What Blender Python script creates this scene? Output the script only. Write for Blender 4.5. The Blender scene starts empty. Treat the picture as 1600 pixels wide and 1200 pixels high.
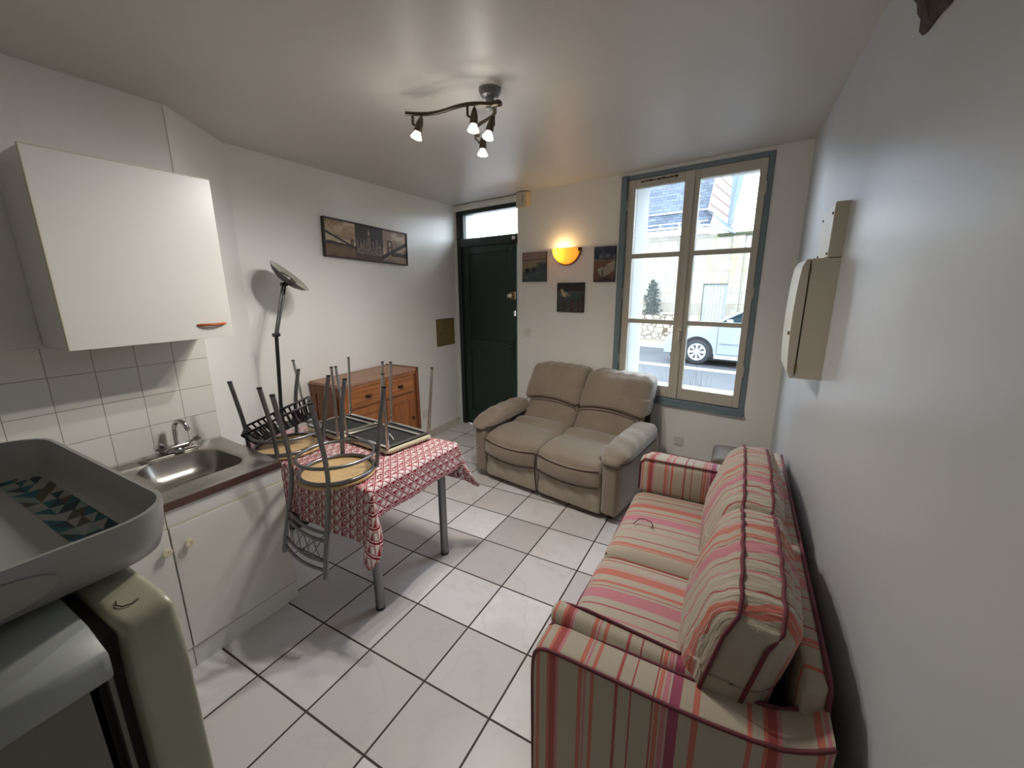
import bpy, bmesh, math, random
import numpy as np
from mathutils import Matrix, Vector
random.seed(7)
rng = np.random.default_rng(5)
SC = bpy.context.scene
COL = SC.collection
PI = math.pi

# ------------------------------------------------------------ camera
cam_d = bpy.data.cameras.new('camera')
cam_d.sensor_width = 36.0
cam_d.lens = 36.0 * 641.0 / 1600.0
cam_d.clip_start = 0.02
cam = bpy.data.objects.new('camera', cam_d)
COL.objects.link(cam)
RT = ((0.8749279, 0.4842204, -0.0056376), (0.1051896, -0.2014031, -0.9738439), (-0.4726905, 0.8514502, -0.2271481))
M = Matrix(((RT[0][0], -RT[1][0], -RT[2][0]), (RT[0][1], -RT[1][1], -RT[2][1]), (RT[0][2], -RT[1][2], -RT[2][2]))).to_4x4()
M.translation = (1.7094436, -0.7440965, 1.6657158)
cam.matrix_world = M
SC.camera = cam

# ------------------------------------------------------------ world, exposure
SC.view_settings.view_transform = 'Standard'
SC.view_settings.look = 'None'
SC.view_settings.gamma = 1.0
SC.view_settings.use_curve_mapping = False
SC.view_settings.exposure = 0.5
w = bpy.data.worlds.new('overcast')
SC.world = w
w.use_nodes = True
bgn = w.node_tree.nodes['Background']
bgn.inputs[0].default_value = (0.80, 0.90, 1.0, 1)
bgn.inputs[1].default_value = 7.8
SC.cycles.max_bounces = 10
SC.cycles.diffuse_bounces = 6
SC.cycles.transparent_max_bounces = 12
SC.cycles.sample_clamp_indirect = 6.0
SC.cycles.caustics_reflective = False
SC.cycles.caustics_refractive = False

# ------------------------------------------------------------ frames
TH = math.atan2(-0.1744, 0.9847)
FP = Vector((-1.275, 3.27, 0.0))
FM = Matrix.Translation(FP) @ Matrix.Rotation(TH, 4, 'Z')      # window-wall frame: x along wall, y outwards, z up
ZC = 2.575                                                      # ceiling height

# ------------------------------------------------------------ materials
def lin(c):
    return tuple(((x/255.0)/12.92 if x/255.0 <= 0.04045 else ((x/255.0+0.055)/1.055)**2.4) for x in c) + (1,)
class NT:
    def __init__(s, name):
        s.m = bpy.data.materials.new(name); s.m.use_nodes = True
        s.t = s.m.node_tree; s.n = s.t.nodes; s.l = s.t.links
        s.b = s.n['Principled BSDF']
    def new(s, typ, **k):
        n = s.n.new(typ)
        for a, v in k.items(): setattr(n, a, v)
        return n
    def link(s, a, b): s.l.new(a, b)
    def math(s, op, a, b=None, c=None):
        n = s.new('ShaderNodeMath', operation=op)
        for i, v in enumerate((a, b, c)):
            if v is None: continue
            if isinstance(v, (int, float)): n.inputs[i].default_value = v
            else: s.link(v, n.inputs[i])
        return n.outputs[0]
    def mix(s, f, a, b):
        n = s.new('ShaderNodeMix', data_type='RGBA')
        if isinstance(f, (int, float)): n.inputs[0].default_value = f
        else: s.link(f, n.inputs[0])
        for i, v in ((6, a), (7, b)):
            if isinstance(v, tuple): n.inputs[i].default_value = v
            else: s.link(v, n.inputs[i])
        return n.outputs[2]
    def coords(s, kind='Object', scale=None, rot=None, loc=None):
        tc = s.new('ShaderNodeTexCoord'); o = tc.outputs[kind]
        if scale or rot or loc:
            mp = s.new('ShaderNodeMapping')
            if scale: mp.inputs['Scale'].default_value = scale
            if rot: mp.inputs['Rotation'].default_value = rot
            if loc: mp.inputs['Location'].default_value = loc
            s.link(o, mp.inputs[0]); o = mp.outputs[0]
        return o
    def noise(s, vec, sc, detail=3, rough=0.5):
        n = s.new('ShaderNodeTexNoise'); s.link(vec, n.inputs['Vector'])
        n.inputs['Scale'].default_value = sc; n.inputs['Detail'].default_value = detail; n.inputs['Roughness'].default_value = rough
        return n.outputs['Fac']
    def ramp(s, f, stops, interp='LINEAR'):
        n = s.new('ShaderNodeValToRGB'); cr = n.color_ramp; cr.interpolation = interp
        while len(cr.elements) < len(stops): cr.elements.new(0.5)
        for e, (p, c) in zip(cr.elements, stops): e.position = p; e.color = c
        s.link(f, n.inputs[0]); return n.outputs[0]
    def bump(s, h, st, dist=0.01):
        n = s.new('ShaderNodeBump'); n.inputs['Strength'].default_value = st; n.inputs['Distance'].default_value = dist
        s.link(h, n.inputs['Height']); s.link(n.outputs[0], s.b.inputs['Normal'])
    def base(s, v):
        if isinstance(v, tuple): s.b.inputs['Base Color'].default_value = v
        else: s.link(v, s.b.inputs['Base Color'])
    def set(s, rough=0.5, metal=0.0, spec=None, coat=None, sheen=None):
        s.b.inputs['Roughness'].default_value = rough; s.b.inputs['Metallic'].default_value = metal
        if spec is not None: s.b.inputs['Specular IOR Level'].default_value = spec
        if coat is not None: s.b.inputs['Coat Weight'].default_value = coat
        if sheen is not None: s.b.inputs['Sheen Weight'].default_value = sheen

def plain(name, c, rough=0.5, metal=0.0, var=0.06, nsc=6, bump=0.0, bsc=200, spec=None, sheen=None):
    t = NT(name); v = t.coords()
    f = t.noise(v, nsc, 3)
    a = lin(c); lo = tuple(x*(1-var) for x in a[:3]) + (1,); hi = tuple(min(1, x*(1+var)) for x in a[:3]) + (1,)
    t.base(t.mix(f, lo, hi)); t.set(rough, metal, spec, sheen=sheen)
    if bump: t.bump(t.noise(v, bsc, 2), bump, 0.002)
    return t.m

def m_wall(name, c, rough, bump, streak=False):
    t = NT(name); v = t.coords()
    f = t.noise(v, 1.3, 4, 0.6)
    a = lin(c)
    t.base(t.mix(f, tuple(x*0.95 for x in a[:3])+(1,), tuple(min(1, x*1.04) for x in a[:3])+(1,)))
    t.set(rough)
    h = t.noise(v, 60, 3)
    if streak:
        h = t.noise(v, 30, 1)
        r = t.noise(t.coords(scale=(1, 3, 0.8)), 1.5, 2)
        n = t.new('ShaderNodeMapRange'); t.link(r, n.inputs[0]); n.inputs[1].default_value = 0.0; n.inputs[2].default_value = 1.0
        n.inputs[3].default_value = rough-0.05; n.inputs[4].default_value = rough+0.07; t.link(n.outputs[0], t.b.inputs['Roughness'])
    t.bump(h, bump, 0.004)
    return t.m
WALL = m_wall('wall_paint', (232, 231, 226), 0.6, 0.12)
WALL_L = m_wall('wall_paint_satin', (232, 231, 226), 0.38, 0.12)
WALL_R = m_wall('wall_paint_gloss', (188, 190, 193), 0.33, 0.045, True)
CEIL = m_wall('ceiling_paint', (206, 202, 196), 0.46, 0.08)

def m_floor():
    t = NT('floor_tiles'); v = t.coords()
    br = t.new('ShaderNodeTexBrick'); br.offset = 0.0; br.squash = 1.0
    t.link(v, br.inputs['Vector'])
    br.inputs['Scale'].default_value = 1.0; br.inputs['Brick Width'].default_value = 0.333; br.inputs['Row Height'].default_value = 0.333
    br.inputs['Mortar Size'].default_value = 0.0046; br.inputs['Mortar Smooth'].default_value = 0.1; br.inputs['Bias'].default_value = 0
    br.inputs['Color1'].default_value = lin((186, 182, 182)); br.inputs['Color2'].default_value = lin((232, 232, 234)); br.inputs['Mortar'].default_value = lin((62, 54, 46))
    # marbling and dirt of the tiles
    f = t.noise(v, 2.2, 6, 0.62)
    c1 = t.mix(t.ramp(f, [(0.45, (0, 0, 0, 1)), (0.85, (1, 1, 1, 1))]), br.outputs['Color'], lin((200, 192, 182)))
    n2 = t.new('ShaderNodeTexWave'); n2.wave_type = 'BANDS'; n2.bands_direction = 'DIAGONAL'
    t.link(v, n2.inputs['Vector']); n2.inputs['Scale'].default_value = 1.1; n2.inputs['Distortion'].default_value = 14; n2.inputs['Detail'].default_value = 4; n2.inputs['Detail Scale'].default_value = 1.6
    vein = t.ramp(n2.outputs['Fac'], [(0.0, (1, 1, 1, 1)), (0.035, (0, 0, 0, 1))])
    c2 = t.mix(t.math('MULTIPLY', vein, 0.11), c1, lin((160, 156, 152)))
    c3 = t.mix(br.outputs['Fac'], c2, lin((58, 50, 43)))
    t.base(c3)
    rn = t.noise(v, 5, 4)
    r = t.math('ADD', t.math('MULTIPLY', rn, 0.25), 0.22)
    t.link(t.math('ADD', r, t.math('MULTIPLY', br.outputs['Fac'], 0.4)), t.b.inputs['Roughness'])
    t.bump(t.math('ADD', t.math('MULTIPLY', br.outputs['Fac'], -1.0), t.math('MULTIPLY', t.noise(v, 8, 2), 0.15)), 0.5, 0.002)
    return t.m
FLOOR = m_floor()

def m_walltile():
    t = NT('wall_tiles'); v = t.coords()
    cx = t.new('ShaderNodeSeparateXYZ'); t.link(v, cx.inputs[0])
    co = t.new('ShaderNodeCombineXYZ'); t.link(cx.outputs[1], co.inputs[0]); t.link(cx.outputs[2], co.inputs[1])
    br = t.new('ShaderNodeTexBrick'); br.offset = 0.0
    t.link(co.outputs[0], br.inputs['Vector'])
    br.inputs['Scale'].default_value = 1.0; br.inputs['Brick Width'].default_value = 0.158; br.inputs['Row Height'].default_value = 0.158
    br.inputs['Mortar Size'].default_value = 0.0016; br.inputs['Mortar Smooth'].default_value = 0.2
    br.inputs['Color1'].default_value = lin((230, 228, 219)); br.inputs['Color2'].default_value = lin((236, 234, 226)); br.inputs['Mortar'].default_value = lin((150, 143, 130))
    t.base(t.mix(br.outputs['Fac'], br.outputs['Color'], lin((148, 140, 126)))); t.set(0.2)
    t.link(t.math('ADD', t.math('MULTIPLY', br.outputs['Fac'], 0.5), 0.18), t.b.inputs['Roughness'])
    t.bump(t.math('ADD', t.math('MULTIPLY', br.outputs['Fac'], -1.0), t.math('MULTIPLY', t.noise(v, 9, 2), 0.5)), 0.4, 0.0015)
    return t.m
WTILE = m_walltile()

def m_wood(name, c1, c2, axis='Y', sc=1.0, rough=0.45):
    t = NT(name)
    s = {'X': (1.2, 14, 14), 'Y': (14, 1.2, 14), 'Z': (14, 14, 1.2)}[axis]
    v = t.coords(scale=tuple(x*sc for x in s))
    f = t.noise(v, 2.2, 5, 0.6)
    k = t.new('ShaderNodeTexVoronoi'); t.link(t.coords(scale={'X': (5, 9, 9), 'Y': (9, 5, 9), 'Z': (9, 9, 5)}[axis]), k.inputs['Vector']); k.inputs['Scale'].default_value = 0.9
    kn = t.ramp(k.outputs['Distance'], [(0.0, (1, 1, 1, 1)), (0.09, (0, 0, 0, 1))])
    c = t.ramp(f, [(0.3, lin(c1)), (0.7, lin(c2))])
    t.base(t.mix(t.math('MULTIPLY', kn, 0.7), c, tuple(x*0.25 for x in lin(c1)[:3])+(1,))); t.set(rough)
    t.bump(f, 0.1, 0.002)
    return t.m
PINE = m_wood('varnished_pine', (136, 84, 46), (172, 112, 66), 'Y')
PINE_Z = m_wood('varnished_pine_upright', (132, 80, 46), (168, 108, 64), 'Z')
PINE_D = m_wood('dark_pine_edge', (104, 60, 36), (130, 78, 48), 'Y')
PINE_T = m_wood('worn_pine_top', (140, 104, 84), (160, 124, 102), 'Y')
SEATW = m_wood('pale_seat_wood', (182, 150, 108), (202, 172, 126), 'X', 0.7)

def m_steel(name, c, rough, stretch=(2, 60, 2), amt=0.12):
    t = NT(name); f = t.noise(t.coords(scale=stretch), 4, 3)
    a = lin(c); t.base(t.mix(f, tuple(x*0.85 for x in a[:3])+(1,), a)); t.set(rough, 1.0)
    t.link(t.math('ADD', t.math('MULTIPLY', f, amt), rough-amt/2), t.b.inputs['Roughness'])
    return t.m
STEEL = m_steel('brushed_steel', (176, 172, 166), 0.30, (40, 3, 3))
CHROME = m_steel('chrome', (205, 203, 200), 0.12, (8, 8, 8), 0.08)
TUBE = m_steel('grey_metal_tube', (138, 138, 140), 0.36, (10, 10, 10))
DARKMETAL = m_steel('bronze_metal', (92, 84, 74), 0.38, (20, 20, 20))
BLACKM = plain('black_metal', (22, 23, 23), 0.35)
BLACKP = plain('black_plastic', (26, 26, 28), 0.38)
BLACKF = plain('black_seat_underside', (40, 40, 40), 0.9, bump=0.3)
WHITE_LAM = plain('white_laminate', (218, 217, 212), 0.35, var=0.03, nsc=3)
EDGE = plain('cream_edge', (206, 200, 180), 0.5)
FRIDGE_G = plain('grey_fridge_enamel', (158, 162, 158), 0.4, var=0.03)
FRIDGE_C = plain('cream_fridge_door', (178, 178, 156), 0.35, var=0.05)
FRIDGE_D = plain('grey_fridge_side', (128, 126, 118), 0.6, var=0.04)
GASKET = plain('dark_gasket', (40, 36, 30), 0.7)
TRAYM = plain('grey_tray_plastic', (168, 168, 165), 0.32, var=0.03)
CREAMP = plain('cream_plastic', (200, 195, 178), 0.4)
WHITEP = plain('white_plastic', (215, 212, 204), 0.35)
ORANGE = plain('orange_handle', (178, 92, 48), 0.4)
GREEN = plain('dark_green_paint', (24, 44, 37), 0.42, var=0.12, nsc=2.5, bump=0.15, bsc=60)
GREEND = plain('dark_green_frame_paint', (26, 38, 34), 0.4, var=0.15)
WINW = plain('worn_window_paint', (190, 184, 170), 0.5, var=0.08, nsc=7, bump=0.25, bsc=50)
WINB = plain('blue_grey_frame_paint', (112, 128, 136), 0.45, var=0.1, nsc=8)
OUTW = plain('white_outside_paint', (178, 182, 182), 0.6)
BRASS = plain('old_brass', (120, 98, 62), 0.42, 0.4)
OLIVE = plain('old_olive_brass', (134, 116, 72), 0.45, 0.25, var=0.15)
OAK = plain('dark_beam_wood', (58, 38, 32), 0.8, var=0.5, nsc=22, bump=0.8, bsc=40)
TAUPE = None
def m_suede(name, c, c2):
    t = NT(name); v = t.coords()
    f = t.noise(v, 3.5, 5, 0.6); t.base(t.mix(t.ramp(f, [(0.35, (0, 0, 0, 1)), (0.7, (1, 1, 1, 1))]), lin(c), lin(c2))); t.set(0.85, sheen=0.5)
    t.b.inputs['Sheen Roughness'].default_value = 0.5
    h = t.math('ADD', t.math('MULTIPLY', t.noise(v, 11, 2), 1.0), t.math('MULTIPLY', t.noise(v, 300, 1), 0.06))
    t.bump(h, 0.35, 0.012); return t.m
TAUPE = m_suede('taupe_suede', (126, 113, 98), (140, 127, 112))
def m_suede_w(name, c, c2):
    t = NT(name); v = t.coords(scale=(16, 16, 3.2))
    f = t.noise(v, 1.2, 3); t.base(t.mix(f, lin(c), lin(c2))); t.set(0.8, sheen=0.6)
    t.bump(f, 0.5, 0.02); return t.m
TAUPE_W = m_suede_w('wrinkled_taupe_suede', (148, 136, 120), (166, 154, 138))
PIPE_D = plain('dark_piping', (48, 36, 34), 0.8)
PIPE_R = plain('maroon_piping', (104, 48, 58), 0.8)
CREAMV = plain('cream_vinyl', (196, 190, 160), 0.5, bump=0.2, bsc=60)

BG = (174, 163, 146); CO = (186, 104, 88); RE = (158, 68, 64); PK = (186, 116, 126); MG = (150, 62, 92)
def m_stripes(name, axis, x0, x1, stops, wrinkle=0.0):
    t = NT(name); v = t.coords()
    if wrinkle:   # the cloth is gathered, so its stripes waver with it
        nz = t.new('ShaderNodeTexNoise'); t.link(t.coords(scale=(5, 3, 5)), nz.inputs['Vector']); nz.inputs['Scale'].default_value = 2.0
        off = t.math('MULTIPLY', t.math('SUBTRACT', nz.outputs['Fac'], 0.5), 0.05)
    sp = t.new('ShaderNodeSeparateXYZ'); t.link(v, sp.inputs[0])
    o = sp.outputs['XYZ'.index(axis)]
    if wrinkle: o = t.math('ADD', o, off)
    f = t.math('FRACT', t.math('DIVIDE', t.math('SUBTRACT', o, x0), x1-x0))
    lst = [(0.0, lin(BG))]
    for a, b, c in stops:
        lst.append(((a-x0)/(x1-x0), lin(c))); lst.append(((b-x0)/(x1-x0), lin(BG)))
    c = t.ramp(f, lst[:32], 'CONSTANT')
    wv = t.noise(t.coords(scale=(1, 1, 1)), 420, 1)
    t.base(t.mix(t.math('MULTIPLY', wv, 0.12), c, lin((120, 104, 90)))); t.set(0.9, sheen=0.3)
    h = t.math('MULTIPLY', wv, 0.15)
    if wrinkle:
        h2 = t.noise(t.coords(scale=(3.5, 26, 3.5)), 1.7, 4, 0.6); h = t.math('ADD', h, t.math('MULTIPLY', h2, 2.0))
        h3 = t.noise(t.coords(scale=(7, 60, 7)), 1.5, 2, 0.6); h = t.math('ADD', h, t.math('MULTIPLY', h3, 0.9))
    else:
        h = t.math('ADD', h, t.math('MULTIPLY', t.noise(v, 9, 2), 1.2))
    t.bump(h, 0.45 if not wrinkle else 0.55, 0.006 if not wrinkle else 0.012)
    return t.m
# stripes across the arms (x), seats and back pillows (y), measured on the cloth
ARM_ST = [(1.275, 1.285, CO), (1.310, 1.318, CO), (1.318, 1.336, RE), (1.336, 1.345, PK), (1.405, 1.419, CO), (1.423, 1.430, PK), (1.443, 1.452, CO),
          (1.512, 1.519, RE), (1.551, 1.557, RE), (1.607, 1.613, RE), (1.617, 1.628, CO), (1.632, 1.645, PK), (1.648, 1.674, MG),
          (1.704, 1.719, CO)]
ARM_ST2 = [(1.755, 1.762, CO)]
STR_X = m_stripes('striped_cloth_across_arm', 'X', 1.25-1.62, 1.80-1.62, [(a-1.62, b-1.62, c) for a, b, c in ARM_ST])
SEAT_ST = [(0.325, 0.337, CO), (0.40, 0.408, CO), (0.412, 0.43, CO), (0.468, 0.475, RE), (0.545, 0.552, PK), (0.598, 0.606, RE), (0.640, 0.700, PK), (0.712, 0.718, RE),
           (0.735, 0.752, CO), (0.790, 0.835, CO), (0.842, 0.848, PK), (0.895, 0.903, RE)]
STR_Y = m_stripes('striped_cloth_across_seat', 'Y', 0.30-1.04, 0.93-1.04, [(a-1.04, b-1.04, c) for a, b, c in SEAT_ST])
STR_YW = m_stripes('gathered_striped_cloth', 'Y', 0.24-1.04, 0.80-1.04, [(a*0.90-0.05-1.04, b*0.90-0.05-1.04, c) for a, b, c in SEAT_ST], 1.0)

def m_glass(name, tint=(1, 1, 1, 1), rough=0.0):
    t = NT(name); t.n.remove(t.b)
    out = t.n['Material Output']
    tr = t.new('ShaderNodeBsdfTransparent'); tr.inputs[0].default_value = tint
    gl = t.new('ShaderNodeBsdfGlossy'); gl.inputs['Roughness'].default_value = 0.02 + rough
    lw = t.new('ShaderNodeLayerWeight'); lw.inputs[0].default_value = 0.5; fr = t.math('ADD', t.math('MULTIPLY', t.math('POWER', lw.outputs['Facing'], 5.0), 0.9), 0.025)
    mx = t.new('ShaderNodeMixShader'); t.link(fr, mx.inputs[0]); t.link(tr.outputs[0], mx.inputs[1]); t.link(gl.outputs[0], mx.inputs[2])
    t.link(mx.outputs[0], out.inputs[0]); return t.m
GLASS = m_glass('window_glass', (0.97, 0.985, 1.0, 1))
CARGLASS = m_glass('car_glass', (0.25, 0.35, 0.4, 1))
def m_frost():
    t = NT('frosted_glass'); t.base((0.9, 0.95, 0.97, 1)); t.set(0.5)
    t.b.inputs['Transmission Weight'].default_value = 0.9; t.b.inputs['IOR'].default_value = 1.1
    return t.m
def m_emit(name, c, st):
    t = NT(name); t.base(c); t.b.inputs['Emission Color'].default_value = c; t.b.inputs['Emission Strength'].default_value = st; t.set(0.4); return t.m
BULB = m_emit('lit_bulb', (1.0, 0.93, 0.82, 1), 14)
BULB_G = m_emit('lit_bulb_glass', (1.0, 0.90, 0.74, 1), 2.2)
BULBW = m_emit('warm_bulb', (1.0, 0.72, 0.28, 1), 9)
def m_sconce():
    t = NT('amber_sconce_glass'); t.n.remove(t.b); out = t.n['Material Output']
    a = t.new('ShaderNodeBsdfTranslucent'); a.inputs[0].default_value = (1.0, 0.72, 0.26, 1)
    d = t.new('ShaderNodeBsdfDiffuse'); d.inputs[0].default_value = (0.95, 0.75, 0.4, 1)
    g = t.new('ShaderNodeBsdfGlossy'); g.inputs['Roughness'].default_value = 0.15
    m1 = t.new('ShaderNodeMixShader'); m1.inputs[0].default_value = 0.25; t.link(a.outputs[0], m1.inputs[1]); t.link(d.outputs[0], m1.inputs[2])
    m2 = t.new('ShaderNodeMixShader'); m2.inputs[0].default_value = 0.06; t.link(m1.outputs[0], m2.inputs[1]); t.link(g.outputs[0], m2.inputs[2])
    t.link(m2.outputs[0], out.inputs[0]); return t.m
SCONCE = m_sconce()

def m_cloth():
    t = NT('red_white_oilcloth'); uv = t.coords('UV')
    P = 0.0365
    sp = t.new('ShaderNodeSeparateXYZ'); t.link(uv, sp.inputs[0])
    a = t.math('DIVIDE', t.math('ADD', sp.outputs[0], sp.outputs[1]), P*1.4142)
    b = t.math('DIVIDE', t.math('SUBTRACT', sp.outputs[0], sp.outputs[1]), P*1.4142)
    fa = t.math('FRACT', t.math('ADD', a, 50)); fb = t.math('FRACT', t.math('ADD', b, 50))
    ia = t.math('FLOOR', t.math('ADD', a, 50)); ib = t.math('FLOOR', t.math('ADD', b, 50))
    da = t.math('ABSOLUTE', t.math('SUBTRACT', fa, 0.5)); db = t.math('ABSOLUTE', t.math('SUBTRACT', fb, 0.5))
    d = t.math('MAXIMUM', da, db)                       # 0 centre .. 0.5 edge
    grid = t.math('GREATER_THAN', d, 0.425)
    ring = t.math('MULTIPLY', t.math('LESS_THAN', d, 0.33), t.math('GREATER_THAN', d, 0.17))
    ringt = t.math('MULTIPLY', t.math('LESS_THAN', d, 0.34), t.math('GREATER_THAN', d, 0.27))
    k = t.math('MODULO', t.math('ADD', ia, ib), 4.0)
    inner = t.math('LESS_THAN', d, 0.36)
    tri = t.math('MULTIPLY', t.math('GREATER_THAN', t.math('ADD', fa, fb), 1.0), inner)
    tri2 = t.math('MULTIPLY', t.math('LESS_THAN', t.math('ADD', fa, fb), 1.0), inner)
    k0 = t.math('COMPARE', k, 0.0, 0.1); k1 = t.math('COMPARE', k, 1.0, 0.1); k2 = t.math('COMPARE', k, 2.0, 0.1); k3 = t.math('COMPARE', k, 3.0, 0.1)
    s = t.math('ADD', t.math('MULTIPLY', k0, ring), t.math('MULTIPLY', k2, ringt))
    s = t.math('ADD', s, t.math('ADD', t.math('MULTIPLY', k1, tri), t.math('MULTIPLY', k3, tri)))
    s = t.math('MINIMUM', t.math('ADD', s, grid), 1.0)
    t.base(t.mix(s, lin((232, 220, 220)), lin((142, 10, 36)))); t.set(0.33)
    t.bump(t.noise(t.coords(), 40, 2), 0.12, 0.002)
    return t.m
OILCLOTH = m_cloth()

def m_vcol(name, rough=0.7, em=0):
    t = NT(name); n = t.new('ShaderNodeVertexColor'); n.layer_name = 'paint'; t.base(n.outputs[0]); t.set(rough); return t.m
PICT = m_vcol('printed_canvas', 0.55)
PICT_M = m_vcol('painted_board', 0.6)

# ------------------------------------------------------------ mesh builder
class MB:
    def __init__(s): s.v = []; s.f = []; s.uv = None
    def add(s, vs, fs):
        o = len(s.v); s.v += [tuple(p) for p in vs]; s.f += [tuple(i+o for i in q) for q in fs]; return s
    def box(s, x0, x1, y0, y1, z0, z1):
        return s.add([(x0, y0, z0), (x1, y0, z0), (x1, y1, z0), (x0, y1, z0), (x0, y0, z1), (x1, y0, z1), (x1, y1, z1), (x0, y1, z1)],
                     [(3, 2, 1, 0), (4, 5, 6, 7), (0, 1, 5, 4), (1, 2, 6, 5), (2, 3, 7, 6), (3, 0, 4, 7)])
    def obox(s, c, ax, ay, az, hx, hy, hz):
        c = Vector(c); vs = []
        for k in (-1, 1):
            for i, j in ((-1, -1), (1, -1), (1, 1), (-1, 1)): vs.append(c + ax*hx*i + ay*hy*j + az*hz*k)
        return s.add(vs, [(3, 2, 1, 0), (4, 5, 6, 7), (0, 1, 5, 4), (1, 2, 6, 5), (2, 3, 7, 6), (3, 0, 4, 7)])
    def prism(s, poly, d):      # polygon (3D points) swept along vector d
        n = len(poly); d = Vector(d); a = [Vector(p) for p in poly]; vs = a + [p+d for p in a]
        fs = [tuple(range(n))[::-1], tuple(range(n, 2*n))] + [(i, (i+1) % n, n+(i+1) % n, n+i) for i in range(n)]
        return s.add(vs, fs)
    def tube(s, path, r, seg=10, closed=False, cap=True):
        P = [Vector(p) for p in path]; n = len(P); rs = r if isinstance(r, (list, tuple)) else [r]*n
        T = []
        for i in range(n):
            if closed: t = P[(i+1) % n]-P[i-1]
            else: t = P[min(i+1, n-1)]-P[max(i-1, 0)]
            T.append(t.normalized())
        up = Vector((0, 0, 1)) if abs(T[0].z) < 0.9 else Vector((1, 0, 0))
        nrm = (up - T[0]*up.dot(T[0])).normalized(); vs = []; fs = []
        for i in range(n):
            nrm = (nrm - T[i]*nrm.dot(T[i])); nrm = nrm.normalized() if nrm.length > 1e-6 else Vector((1, 0, 0)); b = T[i].cross(nrm)
            for k in range(seg):
                a = 2*PI*k/seg; vs.append(P[i] + (nrm*math.cos(a)+b*math.sin(a))*rs[i])
        m = n if closed else n-1
        for i in range(m):
            j = (i+1) % n
            for k in range(seg): fs.append((i*seg+k, i*seg+(k+1) % seg, j*seg+(k+1) % seg, j*seg+k))
        if cap and not closed: fs += [tuple(range(seg))[::-1], tuple((n-1)*seg+k for k in range(seg))]
        return s.add(vs, fs)
    def lathe(s, prof, c=(0, 0, 0), axis=(0, 0, 1), seg=28, ang=2*PI, start=0, cap=True, ref=None):
        ax = Vector(axis).normalized(); c = Vector(c)
        u = Vector(ref) if ref else (Vector((1, 0, 0)) if abs(ax.x) < 0.9 else Vector((0, 1, 0)))
        u = (u-ax*u.dot(ax)).normalized(); w_ = ax.cross(u); full = abs(ang-2*PI) < 1e-6; ns = seg if full else seg+1
        vs = []; fs = []
        for r, h in prof:
            for k in range(ns):
                a = start+ang*k/seg; vs.append(c+ax*h+(u*math.cos(a)+w_*math.sin(a))*max(r, 1e-5))
        for i in range(len(prof)-1):
            for k in range(seg):
                j = (k+1) % ns; fs.append((i*ns+k, i*ns+j, (i+1)*ns+j, (i+1)*ns+k))
        if cap and full:
            if prof[0][0] > 1e-4: fs.append(tuple(range(ns))[::-1])
            if prof[-1][0] > 1e-4: fs.append(tuple((len(prof)-1)*ns+k for k in range(ns)))
        return s.add(vs, fs)
    def cyl(s, a, b, r, seg=16): return s.tube([a, b], r, seg)
    def grid(s, fn, nu, nv, uvfn=None):
        o = len(s.v)
        for j in range(nv+1):
            for i in range(nu+1): s.v.append(tuple(fn(i/nu, j/nv)))
        for j in range(nv):
            for i in range(nu):
                a = o+j*(nu+1)+i; s.f.append((a, a+1, a+nu+2, a+nu+1))
        return s
    def pillow(s, c, h, r=0.04, bulge=(0, 0, 0), n=12, warp=None, exp=1.0):
        c = Vector(c); N = n; o = len(s.v); idx = {}
        def P(p):
            key = tuple(round(x*N) for x in p)
            if key in idx: return idx[key]
            q = [math.copysign(abs(x)**exp, x) for x in p]
            full = [q[i]*h[i] for i in range(3)]
            inner = [max(-(h[i]-r), min(h[i]-r, full[i])) for i in range(3)]
            d = Vector([full[i]-inner[i] for i in range(3)])
            if d.length > 1e-9: d = d.normalized()*r
            pos = Vector(inner)+d
            for k in range(3):
                i, j = (k+1) % 3, (k+2) % 3
                pos[k] += bulge[k]*q[k]*(1-q[i]**2)*(1-q[j]**2)
            if warp: pos = Vector(warp(pos.x/h[0], pos.y/h[1], pos.z/h[2], pos))
            idx[key] = len(s.v); s.v.append(tuple(c+pos)); return idx[key]
        for ax in range(3):
            for sg in (-1, 1):
                for a in range(-N, N, 2):
                    for b in range(-N, N, 2):
                        q = []
                        for da, db in ((0, 0), (2, 0), (2, 2), (0, 2)):
                            p = [0, 0, 0]; p[ax] = sg; p[(ax+1) % 3] = (a+da)/N; p[(ax+2) % 3] = (b+db)/N; q.append(P(p))
                        s.f.append(tuple(q) if sg > 0 else tuple(q[::-1]))
        return s

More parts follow.
